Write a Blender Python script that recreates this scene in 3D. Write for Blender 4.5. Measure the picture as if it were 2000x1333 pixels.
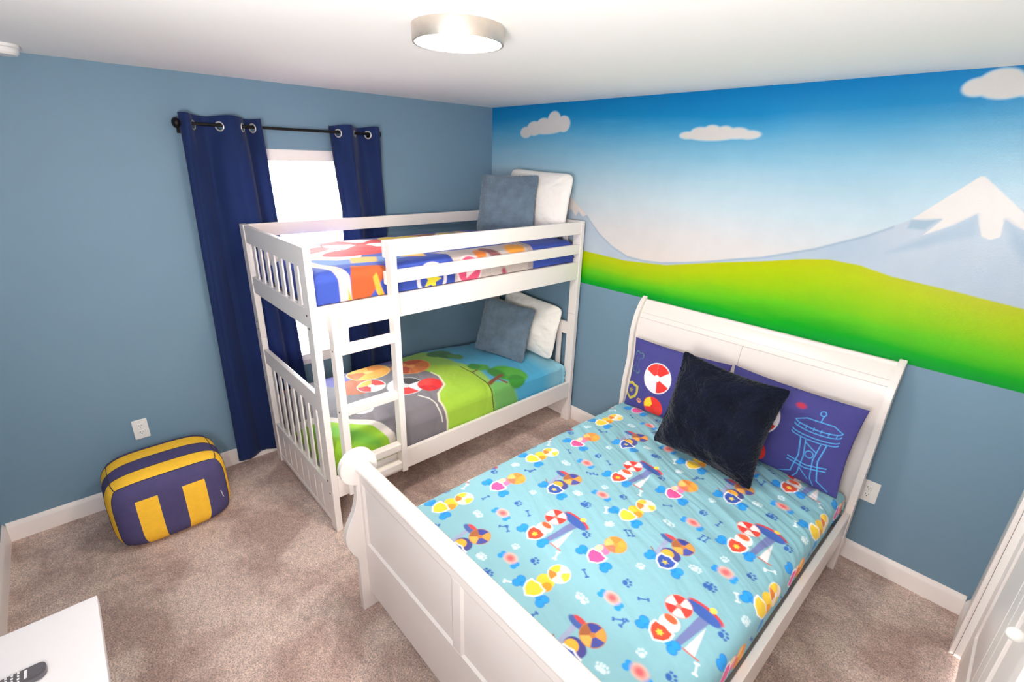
import bpy, bmesh, math, random
import numpy as np
from mathutils import Vector, Matrix

random.seed(7)
rng = np.random.default_rng(11)
S = bpy.context.scene
COL = S.collection
for o in list(bpy.data.objects):
    bpy.data.objects.remove(o, do_unlink=True)

# ------------------------------------------------------------------ camera
cam_d = bpy.data.cameras.new('camera')
cam = bpy.data.objects.new('camera', cam_d)
COL.objects.link(cam)
CAM_R = ((0.67546728, 0.73687463, 0.02756319),
         (-0.27709268, 0.21900641, 0.93555109),
         (0.68334735, -0.63957171, 0.35211424))
rot = Matrix(CAM_R).transposed().to_4x4()
cam.matrix_world = Matrix.Translation((3.38476969, -2.86971221, 2.04746608)) @ rot
cam_d.sensor_fit = 'HORIZONTAL'
cam_d.sensor_width = 36.0
cam_d.lens = 945.02 / 2000.0 * 36.0
cam_d.clip_start = 0.02
S.camera = cam

# ------------------------------------------------------------------ view / world / lights
S.view_settings.view_transform = 'Standard'
S.view_settings.look = 'None'
S.view_settings.gamma = 1.0
S.view_settings.use_curve_mapping = False
S.view_settings.exposure = -0.13
try:
    S.cycles.use_denoising = True
    S.cycles.max_bounces = 12
    S.cycles.diffuse_bounces = 8
    S.cycles.sample_clamp_indirect = 6.0
except Exception:
    pass

W = bpy.data.worlds.new('overcast_sky')
S.world = W
W.use_nodes = True
wn = W.node_tree
wn.nodes['Background'].inputs['Color'].default_value = (0.93, 0.97, 1.0, 1)
wn.nodes['Background'].inputs['Strength'].default_value = 34.0

LAMP_STRENGTH = 156.0
LAMP_COLOR = (1.0, 0.88, 0.78)
LAMP_C = (1.93, -1.785)

def portal(name, loc, rot_e, sx, sy):
    l = bpy.data.lights.new(name, 'AREA')
    l.shape = 'RECTANGLE'
    l.size = sx
    l.size_y = sy
    l.energy = 1.0
    l.cycles.is_portal = True
    o = bpy.data.objects.new(name, l)
    o.location = loc
    o.rotation_euler = rot_e
    COL.objects.link(o)
    return o
R90 = math.pi / 2
# daylight enters through window_1 (left wall) and fill_window (front wall, unseen, added for fill)
portal('window_portal', (-0.14, -1.70, 1.36), (0, -R90, 0), 1.42, 0.84)
portal('window_portal', (2.70, -3.62, 1.90), (R90, 0, 0), 0.56, 0.44)

# added fill light behind the camera, aimed up towards the ceiling
fl = bpy.data.lights.new('bounce_fill', 'AREA')
fl.shape = 'DISK'
fl.size = 0.6
fl.energy = 64.0
fl.color = (1.0, 0.97, 0.95)
flo = bpy.data.objects.new('bounce_fill', fl)
flo.location = (3.20, -3.22, 1.70)
flo.rotation_euler = (Vector((1.30, -1.00, 3.25)) - Vector(flo.location)).to_track_quat('-Z', 'Y').to_euler()
COL.objects.link(flo)

# ------------------------------------------------------------------ materials
def s2l(c):
    c = np.asarray(c, dtype=float) / 255.0
    return np.where(c <= 0.04045, c / 12.92, ((c + 0.055) / 1.055) ** 2.4)

def rgb(r, g, b):
    v = s2l((r, g, b))
    return (float(v[0]), float(v[1]), float(v[2]), 1.0)

def mat(name, color=(200, 200, 200), rough=0.5, metal=0.0, noise=None, bump=None, vcol=False,
        sheen=0.0, spec=0.5, emit=None, sheen_tint=None):
    """noise=(scale, amount, detail)  bump=(scale, strength, distance)"""
    m = bpy.data.materials.new(name)
    m.use_nodes = True
    nt = m.node_tree
    b = nt.nodes['Principled BSDF']
    b.inputs['Roughness'].default_value = rough
    b.inputs['Metallic'].default_value = metal
    b.inputs['Specular IOR Level'].default_value = spec
    if sheen:
        b.inputs['Sheen Weight'].default_value = sheen
        b.inputs['Sheen Roughness'].default_value = 0.45
        if sheen_tint:
            b.inputs['Sheen Tint'].default_value = sheen_tint
    tc = nt.nodes.new('ShaderNodeTexCoord')
    src = None
    if vcol:
        a = nt.nodes.new('ShaderNodeAttribute')
        a.attribute_name = 'paint'
        src = a.outputs['Color']
    if noise:
        n = nt.nodes.new('ShaderNodeTexNoise')
        n.inputs['Scale'].default_value = noise[0]
        n.inputs['Detail'].default_value = noise[2]
        nt.links.new(tc.outputs['Object'], n.inputs['Vector'])
        mr = nt.nodes.new('ShaderNodeMapRange')
        mr.inputs['From Min'].default_value = 0.25
        mr.inputs['From Max'].default_value = 0.75
        mr.inputs['To Min'].default_value = 1.0 - noise[1]
        mr.inputs['To Max'].default_value = 1.0 + noise[1]
        nt.links.new(n.outputs['Fac'], mr.inputs['Value'])
        mul = nt.nodes.new('ShaderNodeVectorMath')
        mul.operation = 'SCALE'
        nt.links.new(mr.outputs['Result'], mul.inputs['Scale'])
        if src is not None:
            nt.links.new(src, mul.inputs[0])
        else:
            mul.inputs[0].default_value = rgb(*color)[:3]
        src = mul.outputs['Vector']
    if src is not None:
        nt.links.new(src, b.inputs['Base Color'])
    else:
        b.inputs['Base Color'].default_value = rgb(*color)
    if bump:
        n = nt.nodes.new('ShaderNodeTexNoise')
        n.inputs['Scale'].default_value = bump[0]
        n.inputs['Detail'].default_value = 4.0
        nt.links.new(tc.outputs['Object'], n.inputs['Vector'])
        bp = nt.nodes.new('ShaderNodeBump')
        bp.inputs['Strength'].default_value = bump[1]
        bp.inputs['Distance'].default_value = bump[2]
        nt.links.new(n.outputs['Fac'], bp.inputs['Height'])
        nt.links.new(bp.outputs['Normal'], b.inputs['Normal'])
    if emit:
        b.inputs['Emission Color'].default_value = (*emit[0], 1)
        b.inputs['Emission Strength'].default_value = emit[1]
    return m

M = {}
M['wall'] = mat('blue_wall_paint', (114, 142, 162), 0.55, noise=(1.3, 0.03, 3), bump=(160, 0.12, 0.002), spec=0.3)
M['ceiling'] = mat('white_ceiling_paint', (248, 245, 242), 0.8, bump=(90, 0.1, 0.002), spec=0.2)
M['white_wall'] = mat('white_wall_paint', (236, 232, 228), 0.7, bump=(120, 0.1, 0.002), spec=0.2)
M['trim'] = mat('white_trim_gloss', (242, 234, 230), 0.35)
M['furn'] = mat('white_lacquer', (238, 229, 224), 0.32, noise=(3, 0.012, 2))
M['furn_bed'] = mat('white_bed_lacquer', (226, 217, 212), 0.3, noise=(3, 0.012, 2))
M['mural'] = mat('mural_paint', vcol=True, rough=0.30, noise=(9, 0.03, 5), bump=(130, 0.22, 0.002), spec=0.22)
M['black'] = mat('black_rod', (26, 22, 22), 0.4, 0.6)
M['steel'] = mat('brushed_steel', (222, 218, 212), 0.38, 0.7)
M['nickel'] = mat('brushed_nickel', (214, 202, 190), 0.36, 0.85, noise=(40, 0.03, 2))
M['bolt'] = mat('dark_bolt', (92, 84, 80), 0.4, 0.8)
M['plastic'] = mat('white_plastic', (240, 236, 232), 0.35)
M['slot'] = mat('dark_slot', (40, 38, 38), 0.6)
M['sheet'] = mat('white_sheet', (240, 238, 238), 0.85, bump=(25, 0.3, 0.01), spec=0.2)
M['white_pillow'] = mat('white_pillowcase', (240, 234, 228), 0.85, noise=(5, 0.03, 3), bump=(14, 0.35, 0.02), spec=0.2)
M['fur_grey'] = mat('slate_plush', (101, 117, 132), 0.9, noise=(14, 0.22, 6), bump=(120, 0.5, 0.008), sheen=0.35, spec=0.1)
M['fur_navy'] = mat('midnight_plush', (12, 16, 32), 0.85, noise=(12, 0.45, 6), bump=(110, 0.5, 0.008), sheen=0.12, spec=0.1)
M['quilt'] = mat('printed_cotton', vcol=True, rough=0.75, bump=(7, 0.30, 0.03), noise=(4, 0.03, 3), sheen=0.1, spec=0.25)
M['case'] = mat('printed_pillowcase', vcol=True, rough=0.8, bump=(9, 0.2, 0.02), spec=0.2)
M['navy_canvas'] = mat('navy_canvas', (78, 72, 112), 0.85, noise=(30, 0.08, 4), bump=(300, 0.15, 0.002), spec=0.15)
M['yellow_canvas'] = mat('mustard_canvas', (248, 194, 60), 0.85, noise=(30, 0.05, 4), bump=(300, 0.15, 0.002), spec=0.15)
M['seam'] = mat('dark_seam', (50, 44, 66), 0.9)
M['label'] = mat('white_label', (225, 222, 222), 0.7)
M['remote'] = mat('grey_remote_plastic', (84, 80, 84), 0.4)
M['button'] = mat('pale_button', (215, 212, 214), 0.45)
M['button_red'] = mat('red_button', (170, 52, 48), 0.45)
M['button_yellow'] = mat('amber_button', (214, 160, 70), 0.45)
M['console'] = mat('white_console', (216, 211, 212), 0.3)
M['concrete'] = mat('pale_concrete', (205, 203, 198), 0.9, noise=(2, 0.08, 4))
M['lamp'] = mat('lamp_diffuser', (255, 250, 240), 0.5, emit=(LAMP_COLOR, LAMP_STRENGTH))

# curtain: woven cloth that lets a little daylight through
def curtain_mat():
    m = mat('navy_curtain_cloth', (30, 46, 90), 0.8, noise=(3.0, 0.10, 4), bump=(220, 0.2, 0.002), sheen=0.15, spec=0.15)
    nt = m.node_tree
    b = nt.nodes['Principled BSDF']
    out = nt.nodes['Material Output']
    tr = nt.nodes.new('ShaderNodeBsdfTranslucent')
    tr.inputs['Color'].default_value = rgb(36, 78, 160)
    mx = nt.nodes.new('ShaderNodeMixShader')
    mx.inputs['Fac'].default_value = 0.13
    nt.links.new(b.outputs[0], mx.inputs[1])
    nt.links.new(tr.outputs[0], mx.inputs[2])
    nt.links.new(mx.outputs[0], out.inputs['Surface'])
    return m
M['curtain'] = curtain_mat()

def glass_mat():
    m = bpy.data.materials.new('window_glass')
    m.use_nodes = True
    nt = m.node_tree
    nt.nodes.clear()
    out = nt.nodes.new('ShaderNodeOutputMaterial')
    t = nt.nodes.new('ShaderNodeBsdfTransparent')
    t.inputs['Color'].default_value = (0.95, 0.97, 0.97, 1)
    g = nt.nodes.new('ShaderNodeBsdfGlossy')
    g.inputs['Roughness'].default_value = 0.02
    fr = nt.nodes.new('ShaderNodeFresnel')
    fr.inputs['IOR'].default_value = 1.45
    mx = nt.nodes.new('ShaderNodeMixShader')
    nt.links.new(fr.outputs[0], mx.inputs[0])
    nt.links.new(t.outputs[0], mx.inputs[1])
    nt.links.new(g.outputs[0], mx.inputs[2])
    nt.links.new(mx.outputs[0], out.inputs['Surface'])
    return m
M['glass'] = glass_mat()

def carpet_mat():
    m = bpy.data.materials.new('carpet_pile')
    m.use_nodes = True
    nt = m.node_tree
    b = nt.nodes['Principled BSDF']
    b.inputs['Roughness'].default_value = 0.95
    b.inputs['Specular IOR Level'].default_value = 0.05
    b.inputs['Sheen Weight'].default_value = 0.15
    tc = nt.nodes.new('ShaderNodeTexCoord')
    def noise(scale, detail, rough=0.5, dist=0.0):
        n = nt.nodes.new('ShaderNodeTexNoise')
        n.inputs['Scale'].default_value = scale
        n.inputs['Detail'].default_value = detail
        n.inputs['Roughness'].default_value = rough
        n.inputs['Distortion'].default_value = dist
        nt.links.new(tc.outputs['Object'], n.inputs['Vector'])
        return n.outputs['Fac']
    def ramp(f, p0, c0, p1, c1):
        r = nt.nodes.new('ShaderNodeValToRGB')
        r.color_ramp.elements[0].position = p0
        r.color_ramp.elements[0].color = c0
        r.color_ramp.elements[1].position = p1
        r.color_ramp.elements[1].color = c1
        nt.links.new(f, r.inputs[0])
        return r.outputs[0]
    def mulc(a, c):
        x = nt.nodes.new('ShaderNodeMix')
        x.data_type = 'RGBA'
        x.blend_type = 'MULTIPLY'
        x.inputs[0].default_value = 1.0
        nt.links.new(a, x.inputs[6])
        nt.links.new(c, x.inputs[7])
        return x.outputs[2]
    big = ramp(noise(3.2, 3, 0.55, 0.6), 0.40, rgb(210, 180, 168), 0.60, rgb(252, 226, 212))
    mid = ramp(noise(34, 5, 0.8), 0.36, (0.74, 0.73, 0.73, 1), 0.60, (1.07, 1.07, 1.07, 1))
    fine = ramp(noise(150, 3, 0.75), 0.36, (0.52, 0.50, 0.50, 1), 0.62, (1.26, 1.26, 1.26, 1))
    c = mulc(mulc(big, mid), fine)
    nt.links.new(c, b.inputs['Base Color'])
    bp = nt.nodes.new('ShaderNodeBump')
    bp.inputs['Strength'].default_value = 0.8
    bp.inputs['Distance'].default_value = 0.01
    nt.links.new(noise(190, 4, 0.8), bp.inputs['Height'])
    bp2 = nt.nodes.new('ShaderNodeBump')
    bp2.inputs['Strength'].default_value = 0.6
    bp2.inputs['Distance'].default_value = 0.02
    nt.links.new(noise(22, 4, 0.7), bp2.inputs['Height'])
    nt.links.new(bp.outputs[0], bp2.inputs['Normal'])
    nt.links.new(bp2.outputs[0], b.inputs['Normal'])
    return m
M['carpet'] = carpet_mat()

# ------------------------------------------------------------------ object helpers
def link(o, parent=None):
    COL.objects.link(o)
    if parent is not None:
        o.parent = parent
    return o

def origin(parent):
    v = Vector((0, 0, 0))
    p = parent
    while p is not None:
        v += p.location
        p = p.parent
    return v

def tag(o, label=None, cat=None, group=None, kind=None):
    if label: o['label'] = label
    if cat: o['category'] = cat
    if group: o['group'] = group
    if kind: o['kind'] = kind
    return o

def thing(name, loc, label, cat, group=None):
    o = bpy.data.objects.new(name, None)
    o.location = loc
    o.empty_display_size = 0.05
    COL.objects.link(o)
    return tag(o, label, cat, group)

def from_bm(name, bm, material, parent=None, smooth=False, base=None):
    """vertices in world coordinates; stored relative to the parent thing (or to base)"""
    off = origin(parent) if parent is not None else Vector(base or (0, 0, 0))
    bmesh.ops.translate(bm, verts=bm.verts, vec=-off)
    me = bpy.data.meshes.new(name)
    bmesh.ops.recalc_face_normals(bm, faces=bm.faces)
    bm.to_mesh(me)
    bm.free()
    if material is not None:
        me.materials.append(material)
    if smooth:
        me.polygons.foreach_set('use_smooth', [True] * len(me.polygons))
    o = bpy.data.objects.new(name, me)
    if parent is None:
        o.location = off
    return link(o, parent)

def add_box(bm, x0, x1, y0, y1, z0, z1, bev=0.0, seg=2):
    r = bmesh.ops.create_cube(bm, size=1.0)
    vs = r['verts']
    for v in vs:
        v.co = Vector((x0 + (v.co.x + .5) * (x1 - x0), y0 + (v.co.y + .5) * (y1 - y0), z0 + (v.co.z + .5) * (z1 - z0)))
    if bev:
        es = list({e for v in vs for e in v.link_edges})
        bmesh.ops.bevel(bm, geom=es, offset=bev, segments=seg, affect='EDGES', profile=0.5)

def box(name, x0, x1, y0, y1, z0, z1, material, parent=None, bev=0.003, base=None, seg=2):
    bm = bmesh.new()
    add_box(bm, x0, x1, y0, y1, z0, z1, bev, seg)
    return from_bm(name, bm, material, parent, base=base)

def add_cyl(bm, c, axis, r, length, n=24, r2=None):
    m = Matrix.Translation(c)
    if axis == 'X': m = m @ Matrix.Rotation(R90, 4, 'Y')
    if axis == 'Y': m = m @ Matrix.Rotation(R90, 4, 'X')
    bmesh.ops.create_cone(bm, cap_ends=True, segments=n, radius1=r, radius2=r if r2 is None else r2, depth=length, matrix=m)

def cyl(name, c, axis, r, length, material, parent=None, n=24, smooth=True, r2=None):
    bm = bmesh.new()
    add_cyl(bm, c, axis, r, length, n, r2)
    o = from_bm(name, bm, material, parent)
    if smooth: shade_auto(o)
    return o

def shade_auto(o, ang=0.6):
    me = o.data
    me.polygons.foreach_set('use_smooth', [True] * len(me.polygons))
    bm = bmesh.new(); bm.from_mesh(me)
    for e in bm.edges:
        e.smooth = not (len(e.link_faces) == 2 and e.calc_face_angle(0) > ang)
    bm.to_mesh(me); bm.free()

def lathe(name, c, profile, material, parent=None, n=48):
    bm = bmesh.new()
    rings = []
    for (r, z) in profile:
        if r < 1e-6:
            rings.append([bm.verts.new((c[0], c[1], c[2] + z))])
        else:
            rings.append([bm.verts.new((c[0] + r * math.cos(2 * math.pi * i / n), c[1] + r * math.sin(2 * math.pi * i / n), c[2] + z)) for i in range(n)])
    for a, b in zip(rings, rings[1:]):
        for i in range(n):
            j = (i + 1) % n
            if len(a) == 1 and len(b) == 1: continue
            if len(a) == 1: bm.faces.new((a[0], b[i], b[j]))
            elif len(b) == 1: bm.faces.new((a[i], a[j], b[0]))
            else: bm.faces.new((a[i], a[j], b[j], b[i]))
    o = from_bm(name, bm, material, parent)
    shade_auto(o)
    return o

def prism(name, pts, axis, a0, a1, material, parent=None, bev=0.0):
    """extrude a closed 2D outline along an axis: 'X' pts=(y,z); 'Y' pts=(x,z); 'Z' pts=(x,y)"""
    bm = bmesh.new()
    def P(p, a):
        return {'X': (a, p[0], p[1]), 'Y': (p[0], a, p[1]), 'Z': (p[0], p[1], a)}[axis]
    A = [bm.verts.new(P(p, a0)) for p in pts]
    B = [bm.verts.new(P(p, a1)) for p in pts]
    bm.faces.new(A)
    bm.faces.new(list(reversed(B)))
    n = len(pts)
    for i in range(n):
        j = (i + 1) % n
        bm.faces.new((A[i], B[i], B[j], A[j]))
    bmesh.ops.recalc_face_normals(bm, faces=bm.faces)
    if bev:
        es = [e for e in bm.edges if len(e.link_faces) == 2 and e.calc_face_angle(0) > 0.9]
        bmesh.ops.bevel(bm, geom=es, offset=bev, segments=2, affect='EDGES')
    o = from_bm(name, bm, material, parent)
    shade_auto(o, 0.5)
    return o

def grid_mesh(name, V, nu, nv, material, parent=None, colors=None, base=None, close_u=False, quads=None):
    """V: (nu*nv,3) world coordinates, row-major over u then v"""
    V = np.asarray(V, dtype=float).reshape(-1, 3)
    off = origin(parent) if parent is not None else Vector(base or (0, 0, 0))
    Vr = (V - np.array(off)).astype(np.float32)
    if quads is None:
        iu = np.arange(nu if close_u else nu - 1)
        iv = np.arange(nv - 1)
        a, b = np.meshgrid(iu, iv, indexing='ij')
        a2 = (a + 1) % nu
        quads = np.stack([a * nv + b, a2 * nv + b, a2 * nv + b + 1, a * nv + b + 1], -1).reshape(-1, 4)
    q = np.asarray(quads, dtype=np.int32)
    me = bpy.data.meshes.new(name)
    me.vertices.add(len(Vr))
    me.vertices.foreach_set('co', Vr.ravel())
    me.loops.add(q.size)
    me.loops.foreach_set('vertex_index', q.ravel())
    me.polygons.add(len(q))
    me.polygons.foreach_set('loop_start', np.arange(0, q.size, 4, dtype=np.int32))
    me.polygons.foreach_set('use_smooth', np.ones(len(q), dtype=bool))
    me.update(calc_edges=True)
    me.validate()
    if colors is not None:
        ca = me.color_attributes.new('paint', 'FLOAT_COLOR', 'POINT')
        c4 = np.ones((len(Vr), 4), dtype=np.float32)
        c4[:, :3] = np.asarray(colors).reshape(-1, 3)
        ca.data.foreach_set('color', c4.ravel())
    me.materials.append(material)
    o = bpy.data.objects.new(name, me)
    if parent is None:
        o.location = off
    return link(o, parent)

# smooth value noise on numpy arrays
_tab = rng.random((256, 256))
def vnoise(x, y):
    xi = np.floor(x).astype(int); yi = np.floor(y).astype(int)
    fx = x - xi; fy = y - yi
    fx = fx * fx * (3 - 2 * fx); fy = fy * fy * (3 - 2 * fy)
    a = _tab[xi % 256, yi % 256]; b = _tab[(xi + 1) % 256, yi % 256]
    c = _tab[xi % 256, (yi + 1) % 256]; d = _tab[(xi + 1) % 256, (yi + 1) % 256]
    return (a * (1 - fx) + b * fx) * (1 - fy) + (c * (1 - fx) + d * fx) * fy
def fbm(x, y, oct=4):
    s = 0; amp = 0.5
    for i in range(oct):
        s = s + amp * vnoise(x * 2 ** i + 17.3 * i, y * 2 ** i + 5.1 * i)
        amp *= 0.5
    return s

# ------------------------------------------------------------------ painting helpers (flat prints)
class Paint:
    def __init__(self, X, Y, base):
        self.X = X; self.Y = Y
        self.C = np.ones(X.shape + (3,)) * s2l(base)
        self.soft = 0.003
    def sub(self, cx, cy, r):
        return np.where((np.abs(self.X - cx) < r) & (np.abs(self.Y - cy) < r))
    def blend(self, mask, col):
        m = np.clip(mask, 0, 1)[..., None]
        c = s2l(col) if not isinstance(col, np.ndarray) or col.ndim == 1 else col
        self.C = self.C * (1 - m) + c * m
    def ellipse(self, cx, cy, rx, ry, col, ang=0.0, soft=None, a=1.0):
        soft = soft or self.soft
        R = max(rx, ry) + 3 * soft
        idx = self.sub(cx, cy, R)
        if len(idx[0]) == 0: return
        x = self.X[idx] - cx; y = self.Y[idx] - cy
        c, s = math.cos(ang), math.sin(ang)
        u = (x * c + y * s) / rx; v = (-x * s + y * c) / ry
        d = (np.sqrt(u * u + v * v) - 1) * min(rx, ry)
        m = (np.clip(0.5 - d / soft, 0, 1) * a)[..., None]
        self.C[idx] = self.C[idx] * (1 - m) + s2l(col) * m
    def ring(self, cx, cy, r, w, col):
        idx = self.sub(cx, cy, r + w * 2)
        if len(idx[0]) == 0: return
        d = np.abs(np.hypot(self.X[idx] - cx, self.Y[idx] - cy) - r) - w / 2
        m = np.clip(0.5 - d / self.soft, 0, 1)[..., None]
        self.C[idx] = self.C[idx] * (1 - m) + s2l(col) * m
    def line(self, pts, w, col, soft=None):
        soft = soft or self.soft
        for (ax, ay), (bx, by) in zip(pts, pts[1:]):
            cx, cy = (ax + bx) / 2, (ay + by) / 2
            R = max(abs(ax - bx), abs(ay - by)) / 2 + w + soft * 2
            idx = self.sub(cx, cy, R)
            if len(idx[0]) == 0: continue
            px = self.X[idx] - ax; py = self.Y[idx] - ay
            dx, dy = bx - ax, by - ay
            t = np.clip((px * dx + py * dy) / (dx * dx + dy * dy + 1e-12), 0, 1)
            d = np.hypot(px - t * dx, py - t * dy) - w / 2
            m = np.clip(0.5 - d / soft, 0, 1)[..., None]
            self.C[idx] = self.C[idx] * (1 - m) + s2l(col) * m
    def polymask(self, pts, soft=None):
        soft = soft or self.soft
        pts = np.asarray(pts, float)
        x0, y0 = pts.min(0) - soft * 2; x1, y1 = pts.max(0) + soft * 2
        idx = np.where((self.X > x0) & (self.X < x1) & (self.Y > y0) & (self.Y < y1))
        x = self.X[idx]; y = self.Y[idx]
        inside = np.zeros(x.shape, bool); dist = np.full(x.shape, 1e9)
        n = len(pts)
        for i in range(n):
            ax, ay = pts[i]; bx, by = pts[(i + 1) % n]
            cond = ((ay > y) != (by > y))
            with np.errstate(divide='ignore', invalid='ignore'):
                xx = (bx - ax) * (y - ay) / (by - ay + 1e-15) + ax
            inside ^= cond & (x < xx)
            dx, dy = bx - ax, by - ay
            t = np.clip(((x - ax) * dx + (y - ay) * dy) / (dx * dx + dy * dy + 1e-15), 0, 1)
            dist = np.minimum(dist, np.hypot(x - ax - t * dx, y - ay - t * dy))
        sd = np.where(inside, -dist, dist)
        return idx, np.clip(0.5 - sd / soft, 0, 1)
    def poly(self, pts, col, soft=None, a=1.0):
        idx, m = self.polymask(pts, soft)
        if len(idx[0]) == 0: return
        m = (m * a)[..., None]
        self.C[idx] = self.C[idx] * (1 - m) + s2l(col) * m
    def paw(self, cx, cy, r, col, ang=0.0):
        c, s = math.cos(ang), math.sin(ang)
        def T(u, v): return cx + r * (u * c - v * s), cy + r * (u * s + v * c)
        self.ellipse(*T(0, -.3), r * .55, r * .45, col, ang)
        for u, v in ((-.72, .15), (-.28, .62), (.28, .62), (.72, .15)):
            self.ellipse(*T(u, v), r * .22, r * .28, col, ang)
    def bone(self, cx, cy, L, col, ang=0.0, k=0.26):
        c, s = math.cos(ang), math.sin(ang)
        def T(u, v): return cx + u * c - v * s, cy + u * s + v * c
        self.line([T(-L / 2, 0), T(L / 2, 0)], L * k * .8, col)
        for sx in (-1, 1):
            for sy in (-1, 1):
                self.ellipse(*T(sx * L * .5, sy * L * k * .62), L * k * .62, L * k * .62, col)
    def shield(self, cx, cy, r, col, edge=(240, 236, 240), ang=0.0):
        sh = [(-.9, .75), (-.45, .78), (0, .95), (.45, .78), (.9, .75), (.95, .1), (.7, -.5), (0, -1), (-.7, -.5), (-.95, .1)]
        c, s = math.cos(ang), math.sin(ang)
        if edge is not None:
            self.poly([(cx + 1.2 * r * (u * c - v * s), cy + 1.2 * r * (u * s + v * c)) for u, v in sh], edge)
        self.poly([(cx + r * (u * c - v * s), cy + r * (u * s + v * c)) for u, v in sh], col)
    def ball(self, cx, cy, r, cols, rim=(250, 240, 230), ang0=0.3):
        """plain beach ball: coloured wedges round a hub"""
        self.ellipse(cx, cy, r, r, rim)
        n = len(cols)
        for i, cc in enumerate(cols):
            a0 = ang0 + 2 * math.pi * i / n; a1 = ang0 + 2 * math.pi * (i + 1) / n
            pts = [(cx, cy)] + [(cx + r * .94 * math.cos(a0 + (a1 - a0) * t), cy + r * .94 * math.sin(a0 + (a1 - a0) * t)) for t in np.linspace(0, 1, 9)]
            self.poly(pts, cc)
        self.ellipse(cx, cy, r * .22, r * .22, rim)
    def star(self, cx, cy, r, col, n=5, inner=.45, ang=R90):
        pts = []
        for i in range(2 * n):
            rr = r if i % 2 == 0 else r * inner
            pts.append((cx + rr * math.cos(ang + math.pi * i / n), cy + rr * math.sin(ang + math.pi * i / n)))
        self.poly(pts, col)

# ================================================================== SETTING
XR, YF, H = 3.632, -3.45, 2.44          # right wall, front wall, ceiling
WT = 0.14

def struct(o):
    o['kind'] = 'structure'
    return o

struct(box('floor', -0.14, XR + .14, YF - .2, 0.14, -0.12, 0.0, M['carpet'], bev=0))
struct(box('ceiling', -0.14, XR + .14, YF - .2, 0.14, H, H + .12, M['ceiling'], bev=0))

# left wall with the opening of window_1
WY0, WY1, WZ0, WZ1 = -2.12, -1.28, 0.64, 2.065
bm = bmesh.new()
add_box(bm, -WT, 0, YF - .2, WY0, 0, H)
add_box(bm, -WT, 0, WY1, 0.14, 0, H)
add_box(bm, -WT, 0, WY0, WY1, 0, WZ0)
add_box(bm, -WT, 0, WY0, WY1, WZ1, H)
struct(from_bm('wall_left', bm, M['wall']))
wall_back = struct(box('wall_back', 0, XR + .14, 0, WT, 0, H, M['wall'], bev=0))

# right wall with the closet opening
DY0, DY1, DZ = -1.47, -0.31, 2.04
bm = bmesh.new()
add_box(bm, XR, XR + WT, YF - .2, DY0, 0, H)
add_box(bm, XR, XR + WT, DY1, 0, 0, H)
add_box(bm, XR, XR + WT, DY0, DY1, DZ, H)
struct(from_bm('wall_right', bm, M['white_wall']))
# front wall with the opening of fill_window (an added fill source behind the camera)
FX0, FX1, FZ0, FZ1 = 2.44, 2.96, 1.70, 2.10
bm = bmesh.new()
add_box(bm, 0, FX0, YF - WT, YF, 0, H)
add_box(bm, FX1, XR, YF - WT, YF, 0, H)
add_box(bm, FX0, FX1, YF - WT, YF, 0, FZ0)
add_box(bm, FX0, FX1, YF - WT, YF, FZ1, H)
struct(from_bm('wall_front', bm, M['wall']))
struct(box('ground', -30, 20, -30, 20, -0.6, -0.4, M['concrete'], bev=0))

# windows
w1 = thing('window_1', (0, -1.70, WZ0), None, None)
struct(w1)
def window_frame(parent, horiz, a0, a1, z0, z1, d0, d1, fw, top):
    """horiz 'Y': window in an x-plane; 'X': window in a y-plane"""
    def bx(nm, u0, u1, v0, v1, e0, e1, m):
        if horiz == 'Y': return box(nm, e0, e1, u0, u1, v0, v1, m, parent, 0.003)
        return box(nm, u0, u1, e0, e1, v0, v1, m, parent, 0.003)
    bx('jamb', a0, a0 + fw, z0, z1, d0, d1, M['trim'])
    bx('jamb', a1 - fw, a1, z0, z1, d0, d1, M['trim'])
    bx('head', a0 + fw, a1 - fw, z1 - top, z1, d0, d1, M['trim'])
    bx('bottom_rail', a0 + fw, a1 - fw, z0, z0 + fw * .8, d0, d1, M['trim'])
    zm = (z0 + z1) / 2
    bx('meeting_rail', a0 + fw, a1 - fw, zm - .018, zm + .018, d0 + .02, d1 - .02, M['trim'])
    dm = (d0 + d1) / 2
    bx('pane', a0 + fw, a1 - fw, z0 + fw * .8, zm - .018, dm - .003, dm + .003, M['glass'])
    bx('pane', a0 + fw, a1 - fw, zm + .018, z1 - top, dm - .003, dm + .003, M['glass'])
window_frame(w1, 'Y', WY0, WY1, WZ0, WZ1, -0.09, -0.004, 0.045, 0.068)
box('window_sill', -0.004, 0.014, WY0 - .01, WY1 + .01, WZ0 - .035, WZ0 + .004, M['trim'], w1, 0.004)
fill_win = struct(thing('fill_window', ((FX0 + FX1) / 2, YF, FZ0), None, None))  # unseen window, added to brighten the room from behind the camera
window_frame(fill_win, 'X', FX0, FX1, FZ0, FZ1, YF - .10, YF - .02, 0.045, 0.05)

# baseboards
BH, BT = 0.114, 0.014
def base_profile(axis, a0, a1, wall, sgn, name):
    pts = [(wall, 0), (wall + sgn * BT, 0), (wall + sgn * BT, BH - .03), (wall + sgn * BT * .85, BH - .018), (wall + sgn * BT * .35, BH - .006), (wall + sgn * .003, BH), (wall, BH)]
    return struct(prism(name, pts, axis, a0, a1, M['trim']))
base_profile('Y', YF + BT, -0.0, 0.0, 1, 'baseboard_left')
base_profile('X', BT, XR - BT, 0.0, -1, 'baseboard_back')
base_profile('Y', DY1 + .068, -BT, XR, -1, 'baseboard_right')
base_profile('X', 0.0, XR, YF, 1, 'baseboard_front')

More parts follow.
